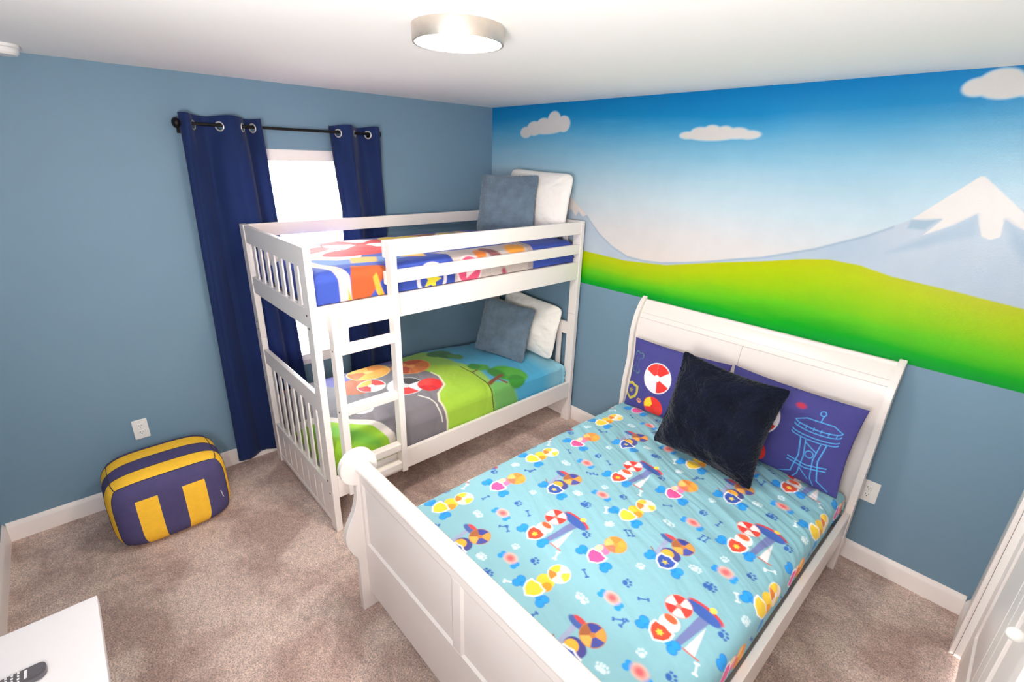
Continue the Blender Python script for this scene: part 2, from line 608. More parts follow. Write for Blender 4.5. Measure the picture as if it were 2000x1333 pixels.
# closet door with casing on the right wall
trim = struct(thing('trim_1', (XR, (DY0 + DY1) / 2, 0), None, None))
box('casing', XR - .018, XR - .001, DY1 + .002, DY1 + .066, 0, DZ + .066, M['trim'], trim, 0.004)
box('casing', XR - .018, XR - .001, DY0 - .066, DY0 - .002, 0, DZ + .066, M['trim'], trim, 0.004)
box('casing_head', XR - .018, XR - .001, DY0, DY1, DZ + .002, DZ + .066, M['trim'], trim, 0.004)
def door_leaf(name, y0, y1, knob_y):
    d = struct(thing(name, (XR + .02, (y0 + y1) / 2, 0.01), None, None))
    bm = bmesh.new()
    x0, x1 = XR + .022, XR + .055
    st = 0.095
    add_box(bm, x0, x1, y0, y0 + st, .012, DZ - .006, .003)
    add_box(bm, x0, x1, y1 - st, y1, .012, DZ - .006, .003)
    for z0, z1 in ((.012, .22), (.93, 1.08), (1.90, DZ - .006)):
        add_box(bm, x0, x1, y0 + st, y1 - st, z0, z1, .003)
    from_bm('door_frame', bm, M['trim'], d)
    for z0, z1 in ((.22, .93), (1.08, 1.90)):
        bm = bmesh.new()
        add_box(bm, x0 + .016, x1 - .006, y0 + st, y1 - st, z0, z1)
        add_box(bm, x0 + .004, x1 - .008, y0 + st + .03, y1 - st - .03, z0 + .03, z1 - .03, .010, 1)
        from_bm('door_panel', bm, M['trim'], d)
    if knob_y is not None:
        bm = bmesh.new()
        add_cyl(bm, (x0 - .012, knob_y, .92), 'X', .010, .024, 16)
        bmesh.ops.create_uvsphere(bm, u_segments=20, v_segments=12, radius=.019, matrix=Matrix.Translation((x0 - .032, knob_y, .92)))
        from_bm('door_handle', bm, M['plastic'], d, smooth=True)
    return d
ym = (DY0 + DY1) / 2
door_leaf('door_1', ym + .002, DY1 - .004, None)
door_leaf('door_2', DY0 + .004, ym - .002, DY0 + .21)

# ------------------------------------------------------------------ mural (flat paint on the back wall)
def build_mural():
    st = 0.0042
    xs = np.arange(0.0, XR + st, st)
    zs = np.arange(1.175, H + 1e-6, st)
    zs[-1] = H
    X, Z = np.meshgrid(xs, zs, indexing='ij')
    P = Paint(X, Z, (200, 216, 224))
    # sky: vertical wash with brushed unevenness
    t = Z + 0.10 * (fbm(X * 1.1, Z * 3.0, 4) - .5) + 0.03 * (fbm(X * 4, Z * 40, 3) - .5) - .05 * np.clip((X - 2.2) / 1.4, 0, 1)
    zz = [1.20, 1.45, 1.62, 1.78, 1.95, 2.10, 2.24, 2.33, 2.44]
    cc = np.array([s2l(c) for c in [(236, 226, 221), (236, 226, 221), (226, 224, 226), (208, 224, 233), (182, 214, 231), (142, 197, 225), (80, 168, 214), (16, 142, 202), (0, 128, 194)]])
    for k in range(3):
        P.C[..., k] = np.interp(t, zz, cc[:, k])
    # far lavender ridges
    def below(xp, zp, soft=.006):
        top = np.interp(X, xp, zp)
        return np.clip(0.5 + (top - Z) / soft, 0, 1)
    ridge_x = [0, .55, .80, .90, 1.073, 1.205, 1.33, 1.465, 1.60, 1.73, 1.9, 2.04, 2.20, 2.35, 2.6, 2.8, 2.96, 3.136, 3.25, 3.64]
    ridge_z = [1.62, 1.80, 1.90, 1.80, 1.687, 1.566, 1.49, 1.440, 1.432, 1.440, 1.47, 1.50, 1.54, 1.575, 1.66, 1.75, 1.842, 2.033, 1.945, 1.70]
    m = below(ridge_x, ridge_z)
    shade = fbm(X * 3 + 2, Z * 2.2, 4)
    body = s2l((206, 214, 226)) * (1 - shade[..., None]) + s2l((176, 196, 216)) * shade[..., None]
    P.C = P.C * (1 - m[..., None]) + body * m[..., None]
    # thin blue-grey contour along the skyline
    top = np.interp(X, ridge_x, ridge_z)
    e = np.clip(1 - np.abs(top - Z - .007) / .010, 0, 1) * .65 * ((X > 1.05) & (X < 2.9))
    P.C = P.C * (1 - e[..., None]) + s2l((158, 178, 200)) * e[..., None]
    snow = (240, 232, 228)
    # right peak: snow cap and blue folds
    P.poly([(2.955, 1.842), (3.136, 2.033), (3.15, 2.035), (3.26, 1.94), (3.42, 1.80), (3.30, 1.845), (3.255, 1.872), (3.262, 1.80), (3.235, 1.785), (3.205, 1.795), (3.185, 1.84), (3.168, 1.886), (3.10, 1.828), (3.012, 1.776), (3.065, 1.855), (3.0, 1.838)], snow)
    P.poly([(3.262, 1.87), (3.30, 1.84), (3.42, 1.72), (3.5, 1.62), (3.40, 1.66), (3.30, 1.78)], (160, 184, 208), soft=.03, a=.8)
    P.poly([(3.168, 1.88), (3.10, 1.825), (2.98, 1.74), (2.90, 1.68), (3.02, 1.72), (3.12, 1.77), (3.19, 1.80)], (168, 190, 212), soft=.03, a=.7)
    P.poly([(2.955, 1.838), (3.055, 1.852), (3.012, 1.80), (2.95, 1.80)], (158, 186, 208), soft=.012, a=.8)
    # left peak snow (mostly behind the bunk pillows)
    P.poly([(.60, 1.82), (.80, 1.905), (.90, 1.802), (1.08, 1.68), (1.04, 1.665), (1.0, 1.70), (.975, 1.66), (.93, 1.71), (.86, 1.68), (.76, 1.74), (.68, 1.72)], (238, 226, 220))
    # grass hill
    gx = [0, .6, 1.126, 1.45, 1.765, 2.10, 2.383, 2.55, 2.674, 2.81, 2.944, 3.2, 3.411, 3.64]
    gz = [1.46, 1.45, 1.417, 1.405, 1.427, 1.50, 1.556, 1.594, 1.612, 1.605, 1.575, 1.55, 1.525, 1.50]
    gtop = np.interp(X, gx, gz)
    m = np.clip(0.5 + (gtop - Z) / .005, 0, 1)
    f = np.clip((Z - 1.175) / np.maximum(gtop - 1.175, .05), 0, 1)
    f = f + .14 * (fbm(X * 2.5, Z * 14, 4) - .5)
    gf = [0, .15, .38, .60, .85, 1.0]
    gc = np.array([s2l(c) for c in [(8, 158, 52), (20, 172, 30), (100, 200, 26), (156, 206, 14), (186, 208, 0), (194, 200, 10)]])
    G = np.stack([np.interp(f, gf, gc[:, k]) for k in range(3)], -1)
    P.C = P.C * (1 - m[..., None]) + G * m[..., None]
    # clouds: white lobes with a pale edge
    def cloud(lobes):
        for (cx, cz, rx, rz) in lobes: P.ellipse(cx, cz, rx + .006, rz + .006, (196, 222, 234), soft=.008)
        for (cx, cz, rx, rz) in lobes: P.ellipse(cx, cz, rx, rz, (232, 226, 222))
    cloud([(.41, 2.245, .058, .036), (.50, 2.272, .075, .046), (.60, 2.29, .075, .048), (.705, 2.322, .062, .058), (.80, 2.296, .058, .05), (.62, 2.262, .17, .028)])
    cloud([(1.79, 2.207, .048, .016), (1.865, 2.222, .055, .024), (1.935, 2.228, .05, .027), (2.01, 2.222, .05, .026), (2.085, 2.214, .06, .025), (1.94, 2.203, .15, .022), (2.15, 2.205, .06, .018)])
    cloud([(3.035, 2.372, .045, .030), (3.10, 2.388, .065, .042), (3.12, 2.362, .075, .034), (3.20, 2.366, .06, .034), (3.28, 2.39, .07, .04), (3.34, 2.365, .07, .03)])
    V = np.stack([X, np.full_like(X, -0.0008), Z], -1)
    o = grid_mesh('mural', V, len(xs), len(zs), M['mural'], wall_back, P.C * .80)
    return o
build_mural()

# ------------------------------------------------------------------ ceiling light and smoke detector
cl = thing('ceiling_light', (LAMP_C[0], LAMP_C[1], H), 'round flush ceiling light, white glowing disc in a brushed nickel ring', 'ceiling light')
lathe('ring', (LAMP_C[0], LAMP_C[1], H), [(.148, -.0005), (.148, -.046), (.1465, -.050), (.140, -.050), (.138, -.047), (.138, -.012), (.10, -.0005)], M['nickel'], cl, 64)
lathe('diffuser', (LAMP_C[0], LAMP_C[1], H), [(.137, -.030), (.137, -.046), (.12, -.051), (.07, -.0545), (0, -.0555)], M['lamp'], cl, 64)

sd = thing('smoke_detector', (.215, -2.893, H), 'white round smoke detector on the ceiling at the far left', 'smoke detector')
lathe('detector_body', (.215, -2.893, H), [(.070, -.0005), (.070, -.012), (.066, -.014), (.064, -.032), (.056, -.041), (.03, -.043), (0, -.043)], M['plastic'], sd, 40)
lathe('vent_ring', (.215, -2.893, H), [(.071, -.0125), (.0715, -.0145), (.069, -.016), (.066, -.0145)], M['label'], sd, 40)

# ------------------------------------------------------------------ curtain rod and curtains
RX, RZ = 0.078, 2.180
rod = thing('curtain_rod', (RX, -1.70, RZ), 'thin black curtain rod with round finials above the window', 'curtain rod')
cyl('rod', (RX, -1.693, RZ), 'Y', .0085, 1.19, M['black'], rod, 20)
for y, s in ((-2.29, -1), (-1.094, 1)):
    bm = bmesh.new()
    bmesh.ops.create_uvsphere(bm, u_segments=24, v_segments=14, radius=.027, matrix=Matrix.Translation((RX, y - s * .006, RZ)) @ Matrix.Diagonal((1, .75, 1, 1)))
    add_cyl(bm, (RX, y - s * .024, RZ), 'Y', .014, .018, 20)
    from_bm('finial', bm, M['black'], rod, smooth=True)
for y in (-2.262, -1.138):
    bm = bmesh.new()
    add_box(bm, .001, .006, y - .012, y + .012, RZ - .05, RZ + .012, .001)
    add_box(bm, .005, RX + .004, y - .004, y + .004, RZ - .022, RZ - .010, .001)
    from_bm('bracket', bm, M['black'], rod)

def make_curtain(name, label, ztop, zbot, topy, boty, xs_top, crossings, inner_sign, seed, hem):
    """topy/boty: (y0, y1) limits; xs_top: front(+)/back(-) pattern between the grommet crossings"""
    nu = 150
    y0t, y1t = topy
    U = np.linspace(0, 1, nu); Vv = np.concatenate([np.linspace(0, .05, 34, endpoint=False), np.linspace(.05, 1, 96)]); nv = len(Vv)
    u, v = np.meshgrid(U, Vv, indexing='ij')
    cr = [(c - y0t) / (y1t - y0t) for c in crossings]
    knots = [0.0] + cr + [1.0]
    # weave through the rod at the top
    ph = np.interp(u, knots, np.arange(len(knots)) * math.pi - math.pi * .5 + np.array([math.pi * .5] + [math.pi * .5] * len(cr) + [math.pi * .25]))
    amp = 0.040
    wv = np.sin(ph) * xs_top
    # folds lower down: same folds, softer, shallower so that they hang between wall and bunk
    fold = np.sin(ph * 1.0 + .25 * np.sin(v * 3 + seed)) * xs_top + .35 * np.sin(ph * 2.1 + seed)
    k = np.clip(v / .16, 0, 1); k = k * k * (3 - 2 * k)
    low = np.clip(v / .35, 0, 1)
    x = RX + amp * wv * (1 - k) + k * ((-.026 * low) + .029 * fold)
    x = x + .004 * (fbm(u * 9 + seed, v * 7, 3) - .5) * 2
    x = np.clip(x, 0.020, None)
    x = np.where(v > .24, np.minimum(x, .090), x)
    z = ztop + (zbot - ztop) * v
    z = z + (1 - np.clip(v / .08, 0, 1)) * (.006 * np.sin(u * 11 + seed))
    e0 = np.interp(v[0], hem[0], hem[1]); e1 = np.interp(v[0], hem[0], hem[2])
    y = e0[None, :] + (e1 - e0)[None, :] * u
    y = y + .006 * np.sin(ph * 2) * k
    root = thing(name, (RX, (y0t + y1t) / 2, ztop), label, 'curtain')
    V = np.stack([x, y, z], -1)
    # grommet holes: leave the cloth open where the rod passes through
    a, b = np.meshgrid(np.arange(nu - 1), np.arange(nv - 1), indexing='ij')
    Q = np.stack([a * nv + b, (a + 1) * nv + b, (a + 1) * nv + b + 1, a * nv + b + 1], -1).reshape(-1, 4)
    fc = V.reshape(-1, 3)[Q].mean(1)
    keep = np.ones(len(Q), bool)
    for c in crossings:
        keep &= np.linalg.norm(fc - np.array([RX, c, RZ - .006]), axis=1) > .0212
    o = grid_mesh('cloth', V, nu, nv, M['curtain'], root, quads=Q[keep])
    sol = o.modifiers.new('thick', 'SOLIDIFY'); sol.thickness = .0018; sol.offset = 0
    # grommets: steel rings in the cloth where it crosses the rod, tilted with the cloth
    for i, c in enumerate(crossings):
        uu = (c - y0t) / (y1t - y0t)
        iu = int(np.clip(uu * (nu - 1), 3, nu - 4))
        dx = float(x[iu + 3, 30] - x[iu - 3, 30]); dy = float(y[iu + 3, 30] - y[iu - 3, 30])
        n = Vector((dy, -dx, 0)).normalized()
        q = Vector((0, 0, 1)).rotation_difference(n).to_matrix().to_4x4()
        bm = bmesh.new()
        nn, mm = 28, 8
        vs = []
        for a in range(nn):
            t = 2 * math.pi * a / nn
            row = []
            for b in range(mm):
                p = 2 * math.pi * b / mm
                r = .0225 + .0042 * math.cos(p)
                row.append(bm.verts.new(Matrix.Translation((RX, c, RZ - .006)) @ q @ Vector((r * math.cos(t), r * math.sin(t), .0030 * math.sin(p)))))
            vs.append(row)
        for a in range(nn):
            for b in range(mm):
                bm.faces.new((vs[a][b], vs[(a + 1) % nn][b], vs[(a + 1) % nn][(b + 1) % mm], vs[a][(b + 1) % mm]))
        from_bm('grommet', bm, M['steel'], root, smooth=True)
    return root
make_curtain('curtain', 'wide navy curtain panel left of the window, hanging behind the bunk end', 2.228, .040, (-2.268, -1.862), (-2.30, -1.80), 1,
             [-2.205, -2.077, -1.957, -1.905], 1, 1.3,
             ([0, .12, .45, .75, 1], [-2.268, -2.272, -2.285, -2.295, -2.302], [-1.862, -1.845, -1.815, -1.79, -1.76]))
make_curtain('curtain', 'narrow navy curtain panel right of the window, towards the room corner', 2.222, .045, (-1.447, -1.104), (-1.42, -1.05), -1,
             [-1.386, -1.272, -1.177], -1, 4.1,
             ([0, .1, .25, .6, 1], [-1.447, -1.432, -1.40, -1.43, -1.44], [-1.104, -1.092, -1.074, -1.05, -1.03]))

# ------------------------------------------------------------------ wall outlets
def outlet(wall, label, a0, a1, z0, z1):
    am, zm = (a0 + a1) / 2, (z0 + z1) / 2
    loc = (0.0, am, zm) if wall == 'L' else (am, 0.0, zm)
    t = thing('wall_outlet', loc, label, 'outlet')
    def bx(nm, u0, u1, v0, v1, d0, d1, m, parent, bev=.001):
        if wall == 'L': return box(nm, d0, d1, u0, u1, v0, v1, m, parent, bev)
        return box(nm, u0, u1, -d1, -d0, v0, v1, m, parent, bev)
    bx('cover_plate', a0, a1, z0, z1, .0006, .006, M['plastic'], t, .0025)
    for dz in (-.021, .021):
        r = bx('receptacle', am - .0165, am + .0165, zm + dz - .0145, zm + dz + .0145, .0055, .0078, M['plastic'], t, .004)
        for k, (du, dv, w, h) in enumerate(((-.0065, .004, .0022, .0085), (.0065, .004, .0022, .0065), (0, -.0075, .0045, .0045))):
            bx('slot', am + du - w / 2, am + du + w / 2, zm + dz + dv - h / 2, zm + dz + dv + h / 2, .0074, .0081, M['slot'], r, 0)
    if wall == 'L': cyl('screw', (.0062, am, zm), 'X', .003, .0014, M['steel'], t, 12)
    else: cyl('screw', (am, -.0062, zm), 'Y', .003, .0014, M['steel'], t, 12)
outlet('L', 'white wall outlet above the striped pouf', -2.806, -2.730, .388, .514)
outlet('B', 'white wall outlet at the right edge of the big bed headboard', 3.083, 3.171, .385, .510)

# ------------------------------------------------------------------ bunk bed
BX0, BX1, BY0, BY1, BZ = .102, 1.100, -2.067, -.036, 1.640
PW, PD = .074, .036
bunk = thing('bunk_bed', ((BX0 + BX1) / 2, (BY0 + BY1) / 2, 0), 'white wooden bunk bed with slatted ends, guard rails and ladder', 'bunk bed')
F = M['furn']
for y0 in (BY0, BY1 - PD):
    for x0 in (BX0, BX1 - PW):
        # each post is two stacked halves with a hairline joint
        bm = bmesh.new()
        add_box(bm, x0, x0 + PW, y0, y0 + PD, 0, .930, .003)
        add_box(bm, x0, x0 + PW, y0, y0 + PD, .9305, BZ, .003)
        from_bm('post', bm, F, bunk)
xi0, xi1 = BX0 + PW, BX1 - PW
for yc in (BY0 + PD / 2, BY1 - PD / 2):
    t = .011
    box('end_rail', xi0, xi1, yc - .013, yc + .013, 1.535, BZ - .002, F, bunk)
    box('end_rail', xi0, xi1, yc - .013, yc + .013, 1.228, 1.330, F, bunk)
    box('end_rail', xi0, xi1, yc - .013, yc + .013, .752, .852, F, bunk)
    n, sw = 7, .048
    gap = (xi1 - xi0 - n * sw) / (n + 1)
    for i in range(n):
        a = xi0 + gap + i * (sw + gap)
        box('slat', a, a + sw, yc - .0045, yc + .0045, 1.328, 1.537, F, bunk, .0015)
        box('slat', a, a + sw, yc - .0045, yc + .0045, .298, .754, F, bunk, .0015)
    nb = 8
    wb = (xi1 - xi0) / nb
    box('end_rail', xi0, xi1, yc - .013, yc + .013, .245, .302, F, bunk)
    for i in range(nb):
        box('panel_board', xi0 + i * wb + .0018, xi0 + (i + 1) * wb - .0018, yc - .010, yc + .010, .055, .246, F, bunk, .0055)
    box('end_rail', xi0, xi1, yc - .013, yc + .013, .028, .056, F, bunk)
ya, yb = BY0 + PD, BY1 - PD
# long rails, front
box('side_rail', BX1 - .030, BX1 - .004, ya, yb, 1.212, 1.342, F, bunk)
box('side_rail', BX1 - .030, BX1 - .004, ya, yb, .222, .355, F, bunk)
box('guard_rail', BX1 - .028, BX1 - .004, -1.655, yb, 1.548, 1.636, F, bunk)
box('guard_rail', BX1 - .028, BX1 - .004, -1.655, yb, 1.404, 1.474, F, bunk)
# long rails, rear
box('side_rail', BX0 + .004, BX0 + .030, ya, yb, 1.212, 1.342, F, bunk)
box('side_rail', BX0 + .004, BX0 + .030, ya, yb, .222, .355, F, bunk)
box('guard_rail', BX0 + .004, BX0 + .028, ya, yb, 1.558, 1.638, F, bunk)
# mattress supports
box('bed_board', BX0 + .030, BX1 - .030, ya, yb, .248, .268, F, bunk)
box('bed_board', BX0 + .030, BX1 - .030, ya, yb, 1.240, 1.258, F, bunk)
# ladder
def stile(y0, z0, z1):
    pts = []
    x0, x1 = BX1 - .003, BX1 + .055
    r = .032
    pts = [(x0, z0), (x1, z0)] + [(x1 - r + r * math.cos(a), z1 - r + r * math.sin(a)) for a in np.linspace(0, R90, 7)] + [(x0, z1)]
    prism('ladder_stile', pts, 'Y', y0, y0 + .036, F, bunk, .002)
stile(-1.990, .252, 1.312)
stile(-1.652, .252, 1.638)
for z in (1.115, .768, .427, .300):
    box('ladder_rung', BX1 + .002, BX1 + .052, -1.954, -1.652, z - .026, z + .022, F, bunk, .006, seg=3)
# bolt caps
for (x, y, z) in ((1.050, BY0, 1.300), (1.062, BY0, 1.235), (1.050, BY0, .330), (1.062, BY0, .250), (.14, BY0, 1.03), (.148, BY0, .985)):
    cyl('bolt', (x, y - .0005, z), 'Y', .0055, .003, M['bolt'], bunk, 14)
for z in (1.115, .768):
    cyl('bolt', (BX1 + .026, -1.9905, z), 'Y', .005, .003, M['bolt'], bunk, 14)
for (y, z) in ((-1.965, .30),):
    cyl('bolt', (BX1 - .0035, y, z), 'X', .0055, .003, M['bolt'], bunk, 14)

# mattresses (mostly under the quilts)
def mattress(x0, x1, y0, y1, z0, z1, label):
    o = box('mattress', x0, x1, y0, y1, z0, z1, M['sheet'], None, .035, base=((x0 + x1) / 2, (y0 + y1) / 2, z0), seg=4)
    shade_auto(o, 1.2)
    return tag(o, label, 'mattress')
mattress(.185, 1.020, -1.985, -.115, 1.260, 1.425, 'mattress under the blue quilt on the upper bunk')
mattress(.185, 1.010, -1.985, -.115, .2685, .452, 'white mattress of the lower bunk, peeking out beside the ladder foot')
mattress(1.755, 3.015, -2.030, -.225, .262, .448, 'mattress of the big white bed, under the aqua quilt')

# ------------------------------------------------------------------ quilts: unfolded sheet -> draped over the mattress
def drape_axis(a, c, hw, r):
    """unfolded coordinate a -> (position, drop)"""
    d = a - c
    s = np.sign(d); d = np.abs(d)
    flat = hw - r
    t = np.clip((d - flat) / r, 0, R90)
    pos = np.where(d < flat, d, flat + r * np.sin(t))
    drop = np.where(d < flat, 0, r * (1 - np.cos(t)))
    over = np.maximum(d - flat - r * R90, 0)
    return c + s * pos, drop + over

def quilt(name, label, x0, x1, y0, y1, ztop, drops, r, step, painter, wrink, crown=.02, flare=0.0):
    """drops: (left, right, foot, head) hanging lengths beyond the rounded edge"""
    cx, cy, hx, hy = (x0 + x1) / 2, (y0 + y1) / 2, (x1 - x0) / 2, (y1 - y0) / 2
    arc = r * R90
    ax = np.arange(cx - hx + r - arc - drops[0], cx + hx - r + arc + drops[1], step)
    ay = np.arange(cy - hy + r - arc - drops[2], cy + hy - r + arc + drops[3], step)
    A, B = np.meshgrid(ax, ay, indexing='ij')
    X, dx = drape_axis(A, cx, hx, r)
    Y, dy = drape_axis(B, cy, hy, r)
    u = np.clip((X - cx) / hx, -1, 1); w = np.clip((Y - cy) / hy, -1, 1)
    top = ztop + crown * (1 - u ** 2) * (1 - w ** 4 * .6) - crown
    wr = wrink(A, B)
    onTop = np.clip(1 - (dx + dy) / .06, 0, 1)
    Z = top - np.maximum(dx, dy) - .25 * np.minimum(np.minimum(dx, dy), .03)
    Z = Z + wr * (.25 + .75 * onTop)
    # wrinkles push the hanging side outward
    side = np.clip(dx / .05, 0, 1) * np.sign(A - cx)
    X = X + side * (np.clip(wr, -.02, .02) * .5 + flare * dx)
    sidey = np.clip(dy / .05, 0, 1) * np.sign(B - cy)
    Y = Y + sidey * np.clip(wr, -.02, .01) * .3
    P = painter(A, B)
    V = np.stack([X, Y, Z], -1)
    o = grid_mesh(name, V, len(ax), len(ay), M['quilt'], None, P.C, base=(cx, cy, ztop))
    sol = o.modifiers.new('thick', 'SOLIDIFY'); sol.thickness = .008; sol.offset = -1
    return tag(o, label, 'quilt')

# --- big bed quilt: repeating print, period 0.62 m (bones, plain shields, balls, paw prints)
PRINT = {
'Y': [(1.82, -1.839)], 'P': [(1.879, -1.533)], 'N': [(2.084, -1.335)], 'R': [(2.239, -1.628)],
'mini': [(2.046, -1.643), (2.272, -1.189)],
'nbone': [(1.906, -1.63), (1.887, -1.932), (2.115, -1.7), (2.126, -1.556), (1.901, -1.307), (2.136, -1.085)],
'npaw': [(2.042, -1.543), (2.271, -1.307), (2.391, -1.462), (2.348, -1.738), (2.256, -1.924)],
'wpaw': [(1.96, -1.731), (2.031, -1.432), (2.191, -1.271), (2.241, -1.743), (2.423, -1.331), (1.984, -1.122), (2.176, -1.886), (2.418, -1.953)],
'wbone': [(2.355, -1.271), (2.388, -1.65)],
}
def paint_big(A, B):
    P = Paint(A, B, (132, 180, 192))
    P.soft = .0042
    n = fbm(A * 2.2, B * 2.2, 4)[..., None]
    P.C = P.C * (0.97 + 0.06 * n)
    px, py = .6195, .6115
    def tile(lst):
        for (x, y) in lst:
            for i in range(-3, 5):
                for j in range(-4, 5):
                    X, Y = x + i * px, y + j * py
                    if A.min() - .2 < X < A.max() + .2 and B.min() - .25 < Y < B.max() + .2:
                        yield X, Y
    blue, navy = (40, 146, 220), (48, 96, 168)
    def bigbone(x, y):
        for sx in (-1, 1):
            ex, ey = x + sx * .057, y - .013
            P.line([(x, y), (ex, ey)], .030, blue)
            for q in (-1, 1):
                P.ellipse(ex + sx * .006, ey + q * .013, .019, .017, (28, 110, 196))
            for q in (-1, 1):
                P.ellipse(ex + sx * .006, ey + q * .013, .0165, .0145, blue)
    for x, y in tile(PRINT['wpaw']): P.paw(x, y, .020, (204, 224, 230), random.uniform(-1, 1))
    for x, y in tile(PRINT['wbone']): P.bone(x, y, .040, (222, 234, 238), random.choice((.6, -1.0, 1.9)), .2)
    for x, y in tile(PRINT['nbone']): P.bone(x, y, .036, navy, random.choice((.7, -.5, 1.5)), .2)
    for x, y in tile(PRINT['npaw']): P.paw(x, y, .023, navy, -.9)
    for x, y in tile(PRINT['mini']):
        for sx in (-1, 1):
            ex, ey = x + sx * .039, y - .012
            for q in (-1, 1): P.ellipse(ex, ey + q * .009, .0135, .0115, blue)
            P.line([(x, y), (ex, ey)], .014, blue)
        P.ellipse(x, y, .030, .024, (236, 176, 160), soft=.016)
        P.ellipse(x, y, .018, .015, (226, 96, 104), soft=.016)
    for x, y in tile(PRINT['Y']):
        bigbone(x, y)
        P.ellipse(x + .008, y + .062, .036, .034, (240, 196, 60))
        P.ellipse(x + .030, y + .045, .020, .024, (232, 150, 44))
        P.ball(x + .020, y + .128, .046, [(250, 226, 200), (240, 196, 60), (226, 130, 50), (250, 226, 200), (242, 204, 70)], ang0=.9)
        P.shield(x, y, .036, (240, 200, 60))
    for x, y in tile(PRINT['P']):
        bigbone(x, y)
        P.ellipse(x - .003, y + .056, .030, .030, (236, 120, 170))
        P.ellipse(x - .020, y + .050, .016, .024, (244, 206, 170))
        P.ball(x + .016, y + .118, .048, [(240, 166, 70), (232, 140, 60), (246, 190, 110), (226, 120, 90), (240, 160, 64)], rim=(240, 150, 70))
        P.shield(x, y, .036, (232, 84, 150))
    for x, y in tile(PRINT['N']):
        P.line([(x - .085, y + .030), (x - .045, y + .005)], .005, (150, 90, 70))
        P.line([(x - .050, y + .01), (x - .058, y + .125)], .022, (150, 160, 190))
        P.ellipse(x - .058, y + .127, .040, .018, (70, 96, 160))
        P.ellipse(x - .056, y + .142, .030, .010, (196, 70, 76))
        bigbone(x, y)
        P.ellipse(x - .004, y + .050, .042, .036, (72, 72, 140))
        P.ellipse(x - .016, y + .044, .026, .026, (240, 170, 60))
        P.ball(x + .008, y + .130, .048, [(226, 152, 70), (60, 70, 150), (160, 96, 60), (236, 170, 84), (72, 80, 156)], rim=(190, 120, 64), ang0=.2)
        P.shield(x, y, .037, (54, 84, 166))
        P.star(x, y, .015, (236, 200, 80))
    for x, y in tile(PRINT['R']):
        P.line([(x + .085, y + .010), (x + .140, y + .010)], .006, (200, 90, 70))
        P.poly([(x + .075, y + .015), (x + .10, y + .17), (x + .06, y + .17), (x + .050, y + .015)], (110, 120, 170))
        P.poly([(x + .088, y + .015), (x + .125, y + .012), (x + .10, y + .14)], (232, 224, 226))
        P.ellipse(x + .068, y + .205, .072, .022, (196, 62, 66), -.1)
        P.ellipse(x + .066, y + .192, .070, .024, (60, 92, 166), -.1)
        P.ellipse(x + .085, y + .228, .013, .013, (242, 210, 90))
        bigbone(x, y)
        P.ellipse(x + .004, y + .060, .036, .038, (246, 232, 226))
        P.ellipse(x - .002, y + .078, .026, .016, (232, 96, 60))
        P.ball(x - .010, y + .148, .050, [(248, 238, 234), (222, 60, 54), (248, 238, 234), (222, 60, 54), (246, 234, 228), (216, 64, 56)], rim=(230, 120, 110), ang0=.5)
        P.shield(x, y, .037, (214, 74, 52))
        P.star(x, y, .015, (250, 196, 70), 6, .6)
    return P

def wr_big(A, B):
    w = .010 * (fbm(A * 2.0 + 3, B * 2.0, 3) - .5)
    # drawn folds running across the bed, as the sheet is pulled towards the sides
    d = A * .45 + B * 1.0 + .10 * fbm(A * 2.5, B * 2.5, 3)
    f = fbm(d * 20, A * 1.8, 3)
    w = w + .020 * (f - .45) * np.clip((B + 1.9) / 1.2, .25, 1)
    g = np.clip((A - 2.75) / .3, 0, 1)
    w = w + .010 * g * (fbm(B * 7 + A * 2, A * 3, 3) - .45)
    return w
quilt('quilt', 'aqua cotton quilt printed with blue bones and paw prints, on the big bed', 1.705, 3.066, -2.085, -.180, .520, (.055, .075, .02, .05), .060, .0033, paint_big, wr_big, .018)

